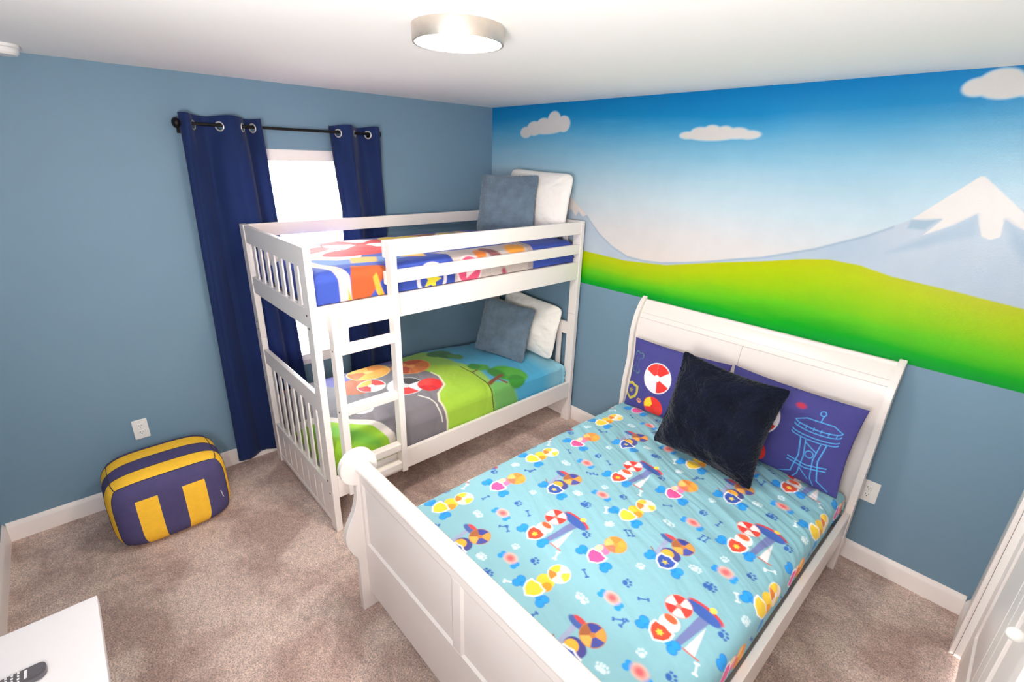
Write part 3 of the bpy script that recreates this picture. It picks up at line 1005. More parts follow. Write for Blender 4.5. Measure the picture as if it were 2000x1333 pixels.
# --- lower bunk quilt: cartoon landscape
ZL = .585
def paint_lower(A, B):
    P = Paint(A, B, (76, 164, 202))
    P.soft = .006
    n = fbm(A * 3, B * 3, 4)[..., None]
    P.C = P.C * (0.92 + .16 * n)
    # pale aqua head end
    m = np.clip((B + .33) / .14, 0, 1)[..., None] * .75
    P.C = P.C * (1 - m) + s2l((150, 200, 214)) * m
    # distant greenery, then hill
    P.poly([(-.1, -1.15), (.15, -.95), (.30, -.86), (.46, -.86), (.62, -.86), (.70, -.80), (.80, -.78), (1.0, -.82), (1.4, -.66), (1.5, -1.1), (1.4, -2.5), (-.1, -2.5)], (142, 186, 84), soft=.03)
    P.poly([(.55, -1.05), (.68, -.90), (.74, -.84), (.98, -.86), (1.25, -.85), (1.45, -.80), (1.5, -1.4), (.5, -1.4)], (158, 196, 62), soft=.012)
    P.poly([(.98, -.86), (1.40, -.80), (1.45, -.58), (1.20, -.60), (1.03, -.66)], (110, 172, 92), soft=.03)
    P.line([(.70, -.88), (.84, -.86), (.97, -.86), (1.10, -.86), (1.30, -.83), (1.45, -.80)], .010, (84, 92, 44))
    # grey road between pale kerbs
    P.poly([(-.1, -2.5), (-.1, -1.25), (.35, -1.20), (.62, -1.12), (.74, -1.10), (.86, -1.14), (.93, -1.24), (1.00, -1.28), (1.15, -1.25), (1.30, -1.26), (1.40, -1.29), (1.45, -1.62), (1.10, -1.66), (.98, -1.74), (.88, -1.86), (.72, -2.0), (.40, -2.2), (.2, -2.5)], (122, 116, 122), soft=.006)
    P.line([(.66, -1.11), (.74, -1.10), (.86, -1.135), (.93, -1.235), (1.00, -1.275), (1.15, -1.25), (1.30, -1.255), (1.42, -1.29)], .014, (226, 214, 190))
    P.line([(.88, -1.36), (.95, -1.32), (1.02, -1.305)], .010, (232, 224, 214))
    P.line([(1.02, -1.31), (1.14, -1.29)], .008, (232, 224, 214))
    P.poly([(1.45, -1.60), (1.10, -1.66), (.98, -1.74), (.88, -1.86), (.72, -2.0), (.40, -2.2), (.2, -2.5), (1.6, -2.5)], (150, 194, 52), soft=.006)
    P.poly([(.75, -2.02), (.95, -1.88), (1.10, -1.72), (1.16, -1.73), (1.05, -1.92), (.80, -2.10)], (98, 168, 66), soft=.05, a=.8)
    P.line([(.2, -2.5), (.40, -2.2), (.72, -2.0), (.88, -1.86), (.98, -1.74), (1.10, -1.66), (1.45, -1.60)], .045, (222, 212, 206))
    # trees
    for (x, y, rx, ry, c) in ((.36, -.84, .09, .10, (60, 118, 66)), (.44, -.82, .08, .07, (52, 108, 60)), (.50, -.78, .07, .06, (76, 138, 72)), (.78, -.745, .055, .07, (74, 150, 58)), (.74, -.78, .05, .05, (56, 128, 52)),
                             (.92, -.62, .11, .12, (72, 156, 52)), (.96, -.55, .10, .09, (84, 170, 60)), (.90, -.70, .08, .06, (58, 132, 48)), (1.04, -.60, .07, .08, (60, 140, 52))):
        P.ellipse(x, y, rx, ry, c, soft=.02)
    P.line([(1.00, -.84), (.97, -.76), (.94, -.68)], .030, (126, 78, 48), soft=.01)
    P.line([(.97, -.76), (1.03, -.70)], .018, (126, 78, 48), soft=.01)
    P.line([(.82, -.86), (.80, -.80)], .014, (116, 78, 48), soft=.01)
    # plain balls, in the colours of the print
    P.ellipse(.30, -1.62, .19, .15, (88, 84, 150))
    P.ellipse(.52, -1.62, .13, .13, (176, 92, 50))
    P.ball(.34, -1.44, .155, [(238, 166, 66), (228, 140, 52), (242, 182, 88), (196, 104, 48), (238, 166, 66)], rim=(244, 196, 120))
    P.ball(.58, -1.54, .095, [(214, 50, 48), (238, 170, 70), (200, 40, 44), (236, 228, 220)], ang0=1.1)
    P.ellipse(.22, -1.22, .085, .085, (60, 66, 130))
    P.ball(.46, -1.16, .145, [(206, 110, 52), (188, 78, 44), (224, 134, 72), (176, 70, 44), (214, 120, 60)], rim=(226, 150, 90), ang0=.6)
    P.ball(.72, -1.36, .125, [(228, 226, 226), (70, 66, 70), (232, 228, 226), (226, 224, 224), (214, 60, 60)], rim=(206, 204, 206), ang0=.3)
    P.ball(.80, -1.215, .085, [(216, 44, 46), (226, 60, 56), (200, 36, 44)], rim=(214, 60, 56))
    P.ball(.80, -1.72, .075, [(236, 232, 226), (214, 210, 208), (240, 236, 232)], rim=(226, 222, 220))
    P.star(.20, -1.58, .035, (240, 226, 120))
    P.ellipse(.10, -1.95, .12, .12, (196, 116, 76), soft=.02)
    # dark printed corner by the pillows
    P.poly([(.02, -.72), (.20, -.60), (.24, -.42), (.10, -.36), (-.05, -.5)], (44, 66, 120), soft=.02)
    P.line([(.16, -.62), (.22, -.44)], .02, (60, 150, 190))
    return P
def wr_low(A, B):
    w = .016 * (fbm(A * 3 + 9, B * 3, 3) - .5)
    t = np.clip((B + .95) / .6, 0, 1)
    w = w - .045 * t * t * (3 - 2 * t) * np.clip((-.06 - B) / .1, 0, 1)
    g = np.clip((A - .80) / .2, 0, 1)
    w = w + .011 * g * (fbm(B * 13 + .6 * np.sin(A * 5), A * 2.0, 2) - .5)
    w = w + .006 * (fbm(B * 9 + A * 5, A * 4, 3) - .5)
    w = w - .012 * np.clip(1 - np.abs(((B * 1.0 + .25 * A) % .42) - .21) / .03, 0, 1) * .35
    return w
quilt('quilt', 'landscape-print quilt on the lower bunk, grey road, green hills and blue water', .150, 1.054, -2.018, -.088, ZL, (.03, .150, .175, .04), .075, .0042, paint_lower, wr_low, .045)

# --- upper bunk quilt
ZU = 1.520
def paint_upper(A, B):
    P = Paint(A, B, (58, 80, 168))
    P.soft = .006
    n = fbm(A * 5, B * 5, 4)[..., None]
    P.C = P.C * (0.86 + .28 * n)
    # large plain balls on the top
    P.ellipse(.62, -1.80, .30, .20, (240, 236, 232))
    P.ball(.42, -1.86, .20, [(206, 60, 56), (238, 234, 230), (206, 70, 64), (236, 230, 226), (214, 76, 70)], rim=(236, 228, 224))
    P.ball(.46, -1.48, .24, [(238, 234, 232), (206, 48, 50), (238, 234, 232), (210, 56, 56), (244, 240, 236), (214, 66, 62)], rim=(210, 60, 60), ang0=.2)
    P.ellipse(.70, -1.58, .10, .24, (208, 50, 52))
    P.ellipse(.42, -1.20, .18, .10, (238, 206, 64))
    P.ball(.46, -1.00, .21, [(238, 228, 206), (150, 86, 54), (240, 210, 80), (238, 228, 206), (236, 196, 66)], rim=(240, 214, 90), ang0=.8)
    P.ball(.42, -.68, .17, [(240, 208, 76), (226, 176, 76), (160, 150, 130), (240, 208, 76), (214, 190, 110)], rim=(190, 184, 176), ang0=.3)
    P.line([(.25, -.58), (.45, -.50), (.70, -.55), (.85, -.65)], .03, (176, 170, 172))
    P.poly([(.72, -1.95), (.84, -1.80), (.86, -1.55), (.80, -1.3), (.93, -1.3), (.96, -1.6), (.92, -1.9)], (96, 130, 190), soft=.02)
    P.poly([(.82, -1.72), (.86, -1.58), (.95, -1.62), (.93, -1.76)], (232, 176, 96), soft=.015)
    P.poly([(.84, -1.42), (.90, -1.30), (.97, -1.32), (.92, -1.46)], (238, 190, 110), soft=.015)
    # front drop: pale band, brown and orange shapes
    P.line([(.78, -1.98), (.90, -1.93), (.98, -1.885), (1.06, -1.862), (1.18, -1.86), (1.36, -1.85)], .062, (206, 188, 184))
    P.poly([(.98, -1.79), (1.00, -1.70), (1.02, -1.62), (1.07, -1.62), (1.13, -1.68), (1.20, -1.74), (1.26, -1.76), (1.30, -1.80), (1.16, -1.83), (1.06, -1.825)], (172, 84, 44))
    P.poly([(1.12, -1.845), (1.20, -1.825), (1.30, -1.80), (1.36, -1.78), (1.36, -1.85), (1.2, -1.85)], (240, 164, 60))
    P.poly([(1.08, -1.705), (1.16, -1.690), (1.22, -1.665), (1.22, -1.63), (1.14, -1.66), (1.06, -1.68)], (240, 164, 60))
    # badge ring with a star, pale knitted panel, pink disc
    P.poly([(.93, -1.27), (.99, -1.19), (1.12, -1.17), (1.30, -1.18), (1.4, -1.24), (1.4, -.515), (.93, -.515)], (212, 196, 190))
    idx, mk = P.polymask([(.93, -1.22), (1.4, -1.20), (1.4, -.515), (.93, -.515)])
    stripe = .86 + .14 * np.sin(B[idx] * 2 * math.pi / .011)
    P.C[idx] = P.C[idx] * (1 - mk[..., None] * (1 - stripe[..., None]))
    P.ring(1.145, -1.335, .092, .022, (232, 222, 226))
    P.star(1.145, -1.335, .066, (234, 214, 60))
    P.ellipse(1.125, -1.06, .098, .098, (236, 214, 214))
    P.ellipse(1.125, -1.06, .086, .086, (222, 84, 120))
    P.star(1.125, -1.06, .055, (240, 220, 220), 3, .5)
    P.ellipse(1.02, -.955, .05, .045, (222, 124, 56), soft=.012)
    P.line([(.98, -.90), (1.06, -.84), (1.10, -.80)], .065, (132, 84, 84), soft=.02)
    P.line([(1.16, -.78), (1.26, -.74)], .035, (168, 74, 96), soft=.02)
    P.ellipse(1.02, -.66, .06, .085, (238, 158, 60), soft=.02)
    P.line([(.90, -.535), (1.4, -.535)], .05, (176, 158, 158))
    return P
def wr_up(A, B):
    w = .014 * (fbm(A * 4 + 4, B * 4, 3) - .5)
    g = np.clip((A - .85) / .15, 0, 1)
    return w + .008 * g * (fbm(B * 12, A * 5, 3) - .5)
quilt('quilt', 'royal blue quilt with a star badge print on the upper bunk', .150, 1.054, -2.018, -.088, ZU, (.03, .10, .12, .04), .055, .0042, paint_upper, wr_up, .025)

# ------------------------------------------------------------------ pillows
def pillow(name, label, cat, w, h, t, centre, yaw, tilt, roll, material, painter=None, nu=110, nv=90, pinch=.06, power=2.6, sag=0.0, group=None, lump=.01, fuzz=0.0, corner=0):
    u = np.linspace(-1, 1, nu); v = np.linspace(-1, 1, nv)
    U, V = np.meshgrid(u, v, indexing='ij')
    # sides drawn in between the corners
    pu = U * (1 - pinch * (1 - V ** 2) * 0 - pinch * (1 - np.abs(V) ** 2) * np.abs(U) ** 3)
    pv = V * (1 - pinch * (1 - np.abs(U) ** 2) * np.abs(V) ** 3)
    if corner:
        nn = (np.abs(U) ** corner + np.abs(V) ** corner) ** (1.0 / corner)
        k = np.maximum(nn / np.maximum(np.maximum(np.abs(U), np.abs(V)), 1e-6), 1.0)
        pu, pv = pu / k, pv / k
    th = np.clip(1 - np.abs(U) ** power, 0, 1) ** .62 * np.clip(1 - np.abs(V) ** power, 0, 1) ** .62
    lum = lump * (fbm(U * 2.2 + centre[0] * 7, V * 2.2 + centre[2] * 5, 4) - .5) * np.minimum(th * 3, 1)
    th_f = t * .5 * th * (1 - .25 * V * sag) + lum
    th_b = -(t * .5 * th * (1 - .25 * V * sag)) + lum * .5
    ny = Vector((math.cos(yaw), math.sin(yaw), 0)); uu = Vector((0, 0, 1)).cross(ny)
    n2 = ny * math.cos(tilt) + Vector((0, 0, 1)) * math.sin(tilt)
    v2 = Vector((0, 0, 1)) * math.cos(tilt) - ny * math.sin(tilt)
    u3 = uu * math.cos(roll) + v2 * math.sin(roll); v3 = -uu * math.sin(roll) + v2 * math.cos(roll)
    c = np.array(centre)
    a3, b3, n3 = np.array(u3), np.array(v3), np.array(n2)
    def pts(T): return c + (pu * w / 2)[..., None] * a3 + (pv * h / 2)[..., None] * b3 + T[..., None] * n3
    front = pts(th_f); back = pts(th_b)
    if fuzz:
        nz = (vnoise(U * w * 95 + 3, V * h * 95) - .5) + .7 * (vnoise(U * w * 40, V * h * 40 + 9) - .5)
        rad = np.stack([U, V], -1) / np.maximum(np.hypot(U, V), .1)[..., None]
        e = np.maximum(np.abs(U), np.abs(V)) ** 8
        push = fuzz * nz
        front = front + push[..., None] * n3 + (push * e)[..., None] * (rad[..., :1] * a3 + rad[..., 1:] * b3)
        back = back - push[..., None] * n3 + (push * e)[..., None] * (rad[..., :1] * a3 + rad[..., 1:] * b3)
    edge = (np.abs(U) == 1) | (np.abs(V) == 1)
    N = nu * nv
    bidx = np.arange(N) + N
    bidx[edge.ravel()] = np.arange(N)[edge.ravel()]
    Vall = np.concatenate([front.reshape(-1, 3), back.reshape(-1, 3)])
    a, b = np.meshgrid(np.arange(nu - 1), np.arange(nv - 1), indexing='ij')
    qf = np.stack([a * nv + b, (a + 1) * nv + b, (a + 1) * nv + b + 1, a * nv + b + 1], -1).reshape(-1, 4)
    qb = bidx[qf][:, ::-1]
    used = np.unique(np.concatenate([qf.ravel(), qb.ravel()]))
    remap = np.full(2 * N, -1); remap[used] = np.arange(len(used))
    Q = remap[np.concatenate([qf, qb])]
    col = None
    if painter:
        P = painter(U * w / 2, V * h / 2)
        col = np.concatenate([P.C.reshape(-1, 3), P.C.reshape(-1, 3)])[used]
    o = grid_mesh(name, Vall[used], nu, nv, material, None, col, base=centre, quads=Q)
    tag(o, label, cat, group)
    return o
D = math.radians

def paint_case(side):
    def f(X, Y):
        P = Paint(X, Y, (66, 64, 126)); P.soft = .003
        P.C = P.C * (.95 + .1 * fbm(X * 20, Y * 20, 3))[..., None]
        if side == 'L':
            bx = -.085
            P.ball(bx, .030, .098, [(236, 224, 228), (214, 50, 48), (220, 60, 54), (236, 226, 230), (228, 214, 222), (216, 54, 50)], rim=(236, 226, 230), ang0=-.4)
            P.ball(bx, -.165, .070, [(222, 54, 48), (238, 200, 50), (222, 54, 48), (226, 60, 54)], rim=(222, 54, 48))
            # bone outline
            c1, c0 = (78, 122, 120), (66, 64, 126)
            P.bone(-.262, .085, .105, c1, 1.45, .30); P.bone(-.262, .085, .099, c0, 1.45, .26)
            P.shield(-.275, -.115, .056, (66, 64, 126), (196, 180, 70)); P.shield(-.275, -.115, .047, (66, 64, 126), (170, 156, 70))
            P.star(-.275, -.112, .024, (150, 140, 80))
            P.paw(-.195, -.165, .022, (228, 150, 100))
            P.paw(-.13, -.215, .022, (206, 70, 90))
        else:
            bx = -.115
            P.ball(bx, .045, .108, [(234, 224, 228), (216, 50, 48), (222, 62, 54), (236, 226, 230), (226, 214, 222), (216, 56, 50)], rim=(234, 224, 230), ang0=-.3)
            P.ball(bx + .01, -.160, .078, [(224, 52, 46), (240, 206, 50), (224, 52, 46), (228, 60, 52)], rim=(224, 52, 46))
            P.ellipse(.06, .165, .022, .014, (180, 50, 70), soft=.012)
            # plain outlined water tower
            L = (84, 168, 226)
            tx = .165
            for dy in (.03, .046, .075, .094):
                P.line([(tx + .105 * math.cos(a), dy + .022 * math.sin(a) * (1 if dy > .06 else .8)) for a in np.linspace(math.pi, 2 * math.pi, 13)], .004, L)
            P.line([(tx - .105, .094), (tx - .06, .115), (tx + .06, .118), (tx + .105, .094)], .004, L)
            P.line([(tx, .117), (tx + .004, .150)], .004, L); P.ring(tx - .002, .160, .012, .004, L)
            for k in range(6): P.line([(tx - .085 + k * .034, .080), (tx - .085 + k * .034, .064)], .003, L)
            for sx in (-1, 1):
                P.line([(tx + sx * .058, .010), (tx + sx * .044, -.08), (tx + sx * .062, -.19), (tx + sx * .115, -.225)], .005, L)
                P.line([(tx + sx * .034, .008), (tx + sx * .022, -.08), (tx + sx * .030, -.19), (tx + sx * .05, -.228)], .004, L)
            P.ring(tx, -.060, .018, .004, L)
            P.line([(tx - .088, -.108), (tx, -.122), (tx + .088, -.104)], .005, L); P.line([(tx - .088, -.126), (tx, -.140), (tx + .088, -.122)], .005, L)
            P.line([(tx - .030, -.005), (tx + .026, -.04)], .004, L); P.line([(tx - .024, -.15), (tx + .02, -.20)], .004, L)
        return P
    return f

pillow('pillow', 'navy pillow with a bone outline and a red print, left by the headboard', 'pillow', .645, .470, .125, (2.078, -.258, .748), D(-91), D(8), D(1.5), M['case'], paint_case('L'), 220, 160, .05, lump=.012)
pillow('pillow', 'navy pillow with a light blue tower outline, right by the headboard', 'pillow', .650, .480, .125, (2.728, -.272, .752), D(-91), D(9), D(-1), M['case'], paint_case('R'), 220, 160, .05, lump=.012)
pillow('cushion', 'midnight navy plush square cushion on the aqua quilt', 'cushion', .550, .550, .210, (2.487, -.555, .812), D(-85), D(14), D(-5), M['fur_navy'], None, 230, 230, .085, power=3.4, lump=.075, fuzz=.0035, corner=24)
pillow('pillow', 'white pillow leaning at the head of the upper bunk, behind the grey cushion', 'pillow', .650, .460, .170, (.710, -.158, 1.750), D(-88), D(9), D(-2), M['white_pillow'], None, 90, 80, .05, power=2.2, sag=.6, lump=.04, corner=8)
pillow('cushion', 'slate grey plush square cushion on the upper bunk, against the white pillow', 'cushion', .445, .430, .110, (.640, -.392, 1.740), D(-60), D(20), D(1), M['fur_grey'], None, 190, 190, .05, power=3.0, lump=.035, fuzz=.003, corner=16)
pillow('pillow', 'white pillow leaning at the head of the lower bunk, behind the grey cushion', 'pillow', .650, .450, .150, (.680, -.160, .775), D(-88), D(10), D(-4), M['white_pillow'], None, 90, 80, .04, power=2.2, sag=.6, lump=.04, corner=8)
pillow('cushion', 'slate grey plush square cushion on the lower bunk, tilted onto the landscape quilt', 'cushion', .455, .450, .130, (.646, -.396, .758), D(-68), D(15), D(-6), M['fur_grey'], None, 190, 190, .05, power=3.0, lump=.035, fuzz=.003, corner=16)

# ------------------------------------------------------------------ sleigh bed
SX0, SX1 = 1.645, 3.110
bed = thing('sleigh_bed', ((SX0 + SX1) / 2, -1.1, 0), 'white sleigh bed with curved headboard and panelled footboard', 'bed')
FB = M['furn_bed']
def smooth_path(pts, n=8):
    """Catmull-Rom through the points"""
    P = [np.array(p, float) for p in pts]
    out = []
    for i in range(len(P) - 1):
        p0 = P[max(i - 1, 0)]; p1 = P[i]; p2 = P[i + 1]; p3 = P[min(i + 2, len(P) - 1)]
        for t in np.linspace(0, 1, n, endpoint=False):
            out.append(tuple(.5 * ((2 * p1) + (-p0 + p2) * t + (2 * p0 - 5 * p1 + 4 * p2 - p3) * t * t + (-p0 + 3 * p1 - 3 * p2 + p3) * t ** 3)))
    out.append(tuple(P[-1]))
    return out
# footboard end posts: scrolled top, hollow neck, swelling, straight leg
outer = smooth_path([(-2.168, .690), (-2.170, .640), (-2.186, .580), (-2.214, .525), (-2.234, .470), (-2.234, .420), (-2.214, .360), (-2.194, .325), (-2.189, .290)], 6)
inner = smooth_path([(-2.092, .290), (-2.092, .380), (-2.094, .480), (-2.096, .560), (-2.098, .640), (-2.090, .700)], 5)
kc, kr = (-2.146, .793), .083
a0 = math.atan2(.700 - kc[1], -2.168 - kc[0] + .0); a_in = math.atan2(.715 - kc[1], -2.096 - kc[0])
knob = [(kc[0] + kr * math.cos(a), kc[1] + kr * math.sin(a)) for a in np.linspace(a_in, 2 * math.pi + a0 - 2 * math.pi * (a0 > 0), 40)]
fpost = [(-2.189, 0.0)] + outer[::-1] + knob[::-1] + inner[::-1][1:] + [(-2.100, 0.0)]
for x0 in (SX0, SX1 - .034):
    prism('footboard_post', fpost, 'X', x0, x0 + .034, FB, bed, .0025)
fx0, fx1 = SX0 + .034, SX1 - .034
# footboard panel: frame with two sunk panels, and a rounded cap rail
bm = bmesh.new()
yo, yi = -2.152, -2.124
add_box(bm, fx0, fx1, yo, yi, .105, .395, .002)
add_box(bm, fx0, fx1, yo, yi, .725, .775, .002)
add_box(bm, fx0, fx0 + .022, yo, yi, .395, .725, .002)
add_box(bm, fx1 - .022, fx1, yo, yi, .395, .725, .002)
xm = (fx0 + fx1) / 2
add_box(bm, xm - .024, xm + .024, yo, yi, .395, .725, .002)
from_bm('footboard_frame', bm, FB, bed)
for a, b in ((fx0 + .022, xm - .024), (xm + .024, fx1 - .022)):
    bm = bmesh.new()
    add_box(bm, a, b, yo + .009, yi - .002, .395, .725)
    # sloped bead round the panel
    for (p0, p1, p2, p3) in (((a, .395), (b, .395), (b - .009, .404), (a + .009, .404)), ((b, .725), (a, .725), (a + .009, .716), (b - .009, .716)), ((a, .725), (a, .395), (a + .009, .404), (a + .009, .716)), ((b, .395), (b, .725), (b - .009, .716), (b - .009, .404))):
        vs = [bm.verts.new((p[0], yo + .0005, p[1])) for p in (p0, p1)] + [bm.verts.new((p[0], yo + .0089, p[1])) for p in (p2, p3)]
        bm.faces.new(vs)
    from_bm('footboard_panel', bm, FB, bed)
cap = [( -2.131 + .034 * math.cos(a), .790 + .028 * math.sin(a)) for a in np.linspace(0, 2 * math.pi, 28, endpoint=False)]
prism('cap_rail', cap, 'X', fx0, fx1, FB, bed)
# headboard posts: front edge follows the sleigh curve, top rolls back to the wall
hfront = smooth_path([(-.022, 1.200), (-.064, 1.165), (-.105, 1.095), (-.130, 1.020), (-.141, .935), (-.139, .830), (-.138, .765), (-.150, .690), (-.162, .620), (-.168, .520), (-.170, .400), (-.170, .300)], 5)
hback = smooth_path([(-.100, .300), (-.098, .450), (-.092, .600), (-.078, .760), (-.078, .900), (-.068, 1.000), (-.045, 1.075), (-.018, 1.120)], 5)
hpost = [(-.170, 0)] + hfront[::-1] + [(-.017, 1.196)] + hback[::-1] + [(-.100, 0)]
for x0 in (SX0, SX1 - .032):
    prism('headboard_post', hpost, 'X', x0, x0 + .032, FB, bed, .0025)
hx0, hx1 = SX0 + .032, SX1 - .032
def sheet_strip(front, th):
    back = [(y + th, z) for (y, z) in front]
    return front + back[::-1]
fr = [(min(y + .026, -.034), z) for (y, z) in hfront if z < 1.19]
fr = [p for p in fr if p[1] > .22]
def seg(zlo, zhi, dy=0.0):
    zs = np.linspace(zhi, zlo, 22)
    Fz = np.array([p[1] for p in fr])[::-1]; Fy = np.array([p[0] for p in fr])[::-1]
    return [(float(np.interp(z, Fz, Fy)) + dy, float(z)) for z in zs]
prism('headboard_top', sheet_strip(seg(1.100, 1.182), .016), 'X', hx0, hx1, FB, bed)
prism('headboard_rail', sheet_strip(seg(1.0675, 1.0988, .0008), .016), 'X', hx0, hx1, FB, bed)
hm = (hx0 + hx1) / 2
for a, b in ((hx0, hm - .0008), (hm + .0008, hx1)):
    prism('headboard_panel', sheet_strip(seg(.330, 1.0662, .0008), .016), 'X', a, b, FB, bed)
prism('headboard_backing', sheet_strip(seg(.320, 1.176, .0175), .006), 'X', hx0, hx1, FB, bed)
# side rails and slats support
for x0 in (SX0 + .004, SX1 - .034):
    box('side_rail', x0, x0 + .030, -2.120, -.168, .205, .372, FB, bed, .004)
box('bed_board', SX0 + .036, SX1 - .036, -2.110, -.175, .235, .258, FB, bed)

# ------------------------------------------------------------------ striped pouf
def pouf():
    x0, x1, y0, y1, h = .135, .575, -3.000, -2.455, .425
    root = thing('pouf', ((x0 + x1) / 2, (y0 + y1) / 2, 0), 'boxy navy pouf with mustard yellow stripes on the carpet', 'pouf')
    hx, hy, hz = (x1 - x0) / 2, (y1 - y0) / 2, h / 2
    cx, cy, cz = (x0 + x1) / 2, (y0 + y1) / 2, h / 2
    # faces gridded so that the stripe seams fall on grid lines
    def lines(lo, hi, cuts, st):
        pts = [lo] + sorted(cuts) + [hi]
        out = []
        for a, b in zip(pts, pts[1:]):
            n = max(1, int(round((b - a) / st)))
            out += list(np.linspace(a, b, n, endpoint=False))
        return np.array(out + [hi])
    gx = lines(-1, 1, [-.56, -.06, .42, .86], .055)
    gy = lines(-1, 1, [-.60, -.235, .165, .555], .055)
    gz = lines(-1, 1, [.52], .06)
    def warp(Px, Py, Pz):
        p = 4.6
        n = (np.abs(Px) ** p + np.abs(Py) ** p + np.abs(Pz) ** p) ** (1 / p)
        X, Y, Z = Px / n, Py / n, Pz / n
        bul = 1 + .045 * (1 - np.maximum(np.abs(Px), np.abs(Py)) ** 2 * .5)
        Z2 = np.where(Z > 0, Z * (1.0 + .05 * (1 - Px ** 2) * (1 - Py ** 2)), Z)
        wob = .012 * (fbm(Px * 2.1 + Pz * 1.3 + 4, Py * 2.3 - Pz * 1.1, 4) - .5)
        crease = .006 * (fbm(Pz * 7 + Px * 3 + 20, Py * 3.3, 3) - .5) * np.clip(.4 - Pz, 0, 1)
        k = 1.03 + wob + crease
        return cx + X * hx * k, cy + Y * hy * k, np.maximum(cz + Z2 * hz, .0005)
    faces = []
    for s in (-1, 1):
        faces.append(('x', s, gy, gz)); faces.append(('y', s, gx, gz)); faces.append(('z', s, gx, gy))
    navy_v, navy_q, yel = [], [], {}
    nv = 0
    for (ax, s, g1, g2) in faces:
        A, B = np.meshgrid(g1, g2, indexing='ij')
        if ax == 'x': Px, Py, Pz = np.full_like(A, s), A, B
        elif ax == 'y': Px, Py, Pz = A, np.full_like(A, s), B
        else: Px, Py, Pz = A, B, np.full_like(A, s)
        VX, VY, VZ = warp(Px, Py, Pz)
        V = np.stack([VX, VY, VZ], -1)
        n1, n2 = A.shape
        for i in range(n1 - 1):
            for j in range(n2 - 1):
                a, b = (g1[i] + g1[i + 1]) / 2, (g2[j] + g2[j + 1]) / 2
                key = None
                if ax in 'yz':
                    if -.56 < a < -.06: key = 'top1'
                    elif .42 < a < .86: key = 'top2'
                elif s == 1:
                    if b < .52:
                        if -.60 < a < -.235: key = 'front1'
                        elif .165 < a < .555: key = 'front2'
                quad = [V[i, j], V[i + 1, j], V[i + 1, j + 1], V[i, j + 1]]
                flip = (ax == 'x' and s < 0) or (ax == 'y' and s > 0) or (ax == 'z' and s < 0)
                if flip: quad = quad[::-1]
                yel.setdefault(key, []).append(quad)
    for key, qs in yel.items():
        bm = bmesh.new()
        for q in qs: bm.faces.new([bm.verts.new(tuple(p)) for p in q])
        bmesh.ops.remove_doubles(bm, verts=bm.verts, dist=1e-5)
        if key is None:
            from_bm('pouf_body', bm, M['navy_canvas'], root, smooth=True)
        else:
            o = from_bm('yellow_stripe', bm, M['yellow_canvas'], root, smooth=True)
    # piped seams round the two stripes and along the top edges
    def tube(name, path, r):
        bm = bmesh.new()
        n = 6
        rings = []
        path = [Vector(p) for p in path]
        for i, p in enumerate(path):
            t = (path[min(i + 1, len(path) - 1)] - path[max(i - 1, 0)]).normalized()
            q = Vector((0, 0, 1)).rotation_difference(t).to_matrix()
            rings.append([bm.verts.new(p + q @ Vector((r * math.cos(2 * math.pi * k / n), r * math.sin(2 * math.pi * k / n), 0))) for k in range(n)])
        for a, b in zip(rings, rings[1:]):
            for k in range(n): bm.faces.new((a[k], a[(k + 1) % n], b[(k + 1) % n], b[k]))
        return from_bm(name, bm, M['seam'], root, smooth=True)
    def pathf(fn, n=60):
        out = []
        for t in np.linspace(0, 1, n):
            a, b, c = fn(t)
            X, Y, Z = warp(np.array([a]), np.array([b]), np.array([c]))
            out.append((float(X[0]), float(Y[0]), max(float(Z[0]), .003)))
        return out
    def loop(u):
        def f(t):
            # up one side, across the top, down the other
            d = t * 3
            if d < 1: return (u, -1, -1 + 2 * d)
            if d < 2: return (u, -1 + 2 * (d - 1), 1)
            return (u, 1, 1 - 2 * (d - 2))
        return f
    for u in (-.56, -.06, .42, .86): tube('seam', pathf(loop(u), 90), .0022)
    for s in (-1, 1): tube('seam', pathf(lambda t, s=s: (-.9 + 1.76 * t, s * 1.0, 1.0), 30), .0024)
    # small white fabric label on the front right
    X, Y, Z = warp(np.array([1.0, 1.0]), np.array([.84, .88]), np.array([-.05, -.30]))
    bm = bmesh.new()
    p, q = Vector((X[0], Y[0], Z[0])), Vector((X[1], Y[1], Z[1]))
    d = Vector((.006, .003, 0))
    vs = [p, p + Vector((.008, .004, 0)), q + Vector((.008, .004, 0)), q]
    f = bm.faces.new([bm.verts.new(v) for v in vs])
    r = bmesh.ops.extrude_face_region(bm, geom=[f])
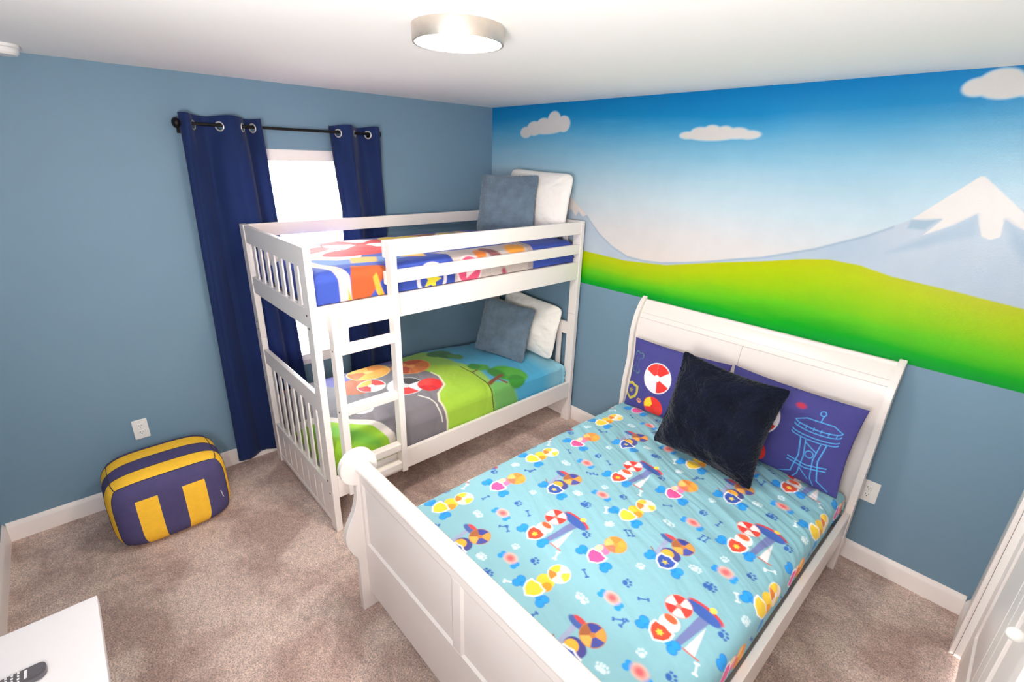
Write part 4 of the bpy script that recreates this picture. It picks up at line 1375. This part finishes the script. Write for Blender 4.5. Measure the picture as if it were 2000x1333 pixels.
    bmesh.ops.translate(bm, verts=[g for g in r['geom'] if isinstance(g, bmesh.types.BMVert)], vec=(.0005, -.0012, 0))
    from_bm('care_label', bm, M['label'], root)
pouf()

# ------------------------------------------------------------------ console table and remote control
KX0, KX1, KY0, KY1, KZ = 1.713, 2.620, YF + .016, -3.031, .750
con = thing('console_table', ((KX0 + KX1) / 2, (KY0 + KY1) / 2, 0), 'white console table at the near left corner with a remote on it', 'console table')
box('table_top', KX0, KX1, KY0, KY1, KZ - .034, KZ, M['console'], con, .002)
box('apron', KX0 + .10, KX1 - .10, KY0 + .05, KY0 + .07, KZ - .110, KZ - .034, M['console'], con, .002)
box('apron', KX0 + .10, KX1 - .10, KY1 - .13, KY1 - .11, KZ - .110, KZ - .034, M['console'], con, .002)
for lx in (KX0 + .06, KX1 - .105):
    for ly in (KY0 + .035, KY1 - .140):
        box('leg', lx, lx + .045, ly, ly + .045, 0, KZ - .034, M['console'], con, .003)

rz = KZ + .0005
rc = thing('remote_control', (1.9235, -3.235, KZ), 'dark grey TV remote on the white console table', 'remote control')
out = []
x0, x1, y0, y1, r = 1.900, 1.9475, -3.325, -3.146, .017
for (cx, cy, s0) in ((x1 - r, y1 - r, 0), (x0 + r, y1 - r, 1), (x0 + r, y0 + r, 2), (x1 - r, y0 + r, 3)):
    out += [(cx + r * math.cos(a), cy + r * math.sin(a)) for a in np.linspace(s0 * R90, (s0 + 1) * R90, 7)]
prism('remote_body', out, 'Z', rz, rz + .019, M['remote'], rc, .004)
btn = None
for row in range(10):
    for c in range(4):
        bx = x0 + .0085 + c * .0102; by = y1 - .052 - row * .0118
        mt = M['button_red'] if row == 3 and c < 2 else M['button_yellow'] if row == 3 else M['button']
        if row in (0, 1, 2) or row > 3 or True:
            box('button', bx - .003, bx + .003, by - .0023, by + .0023, rz + .0188, rz + .0206, mt, rc, .0006, seg=1)
box('button', x0 + .010, x0 + .038, y1 - .0415, y1 - .0355, rz + .0188, rz + .0198, M['button'], rc, .0005)
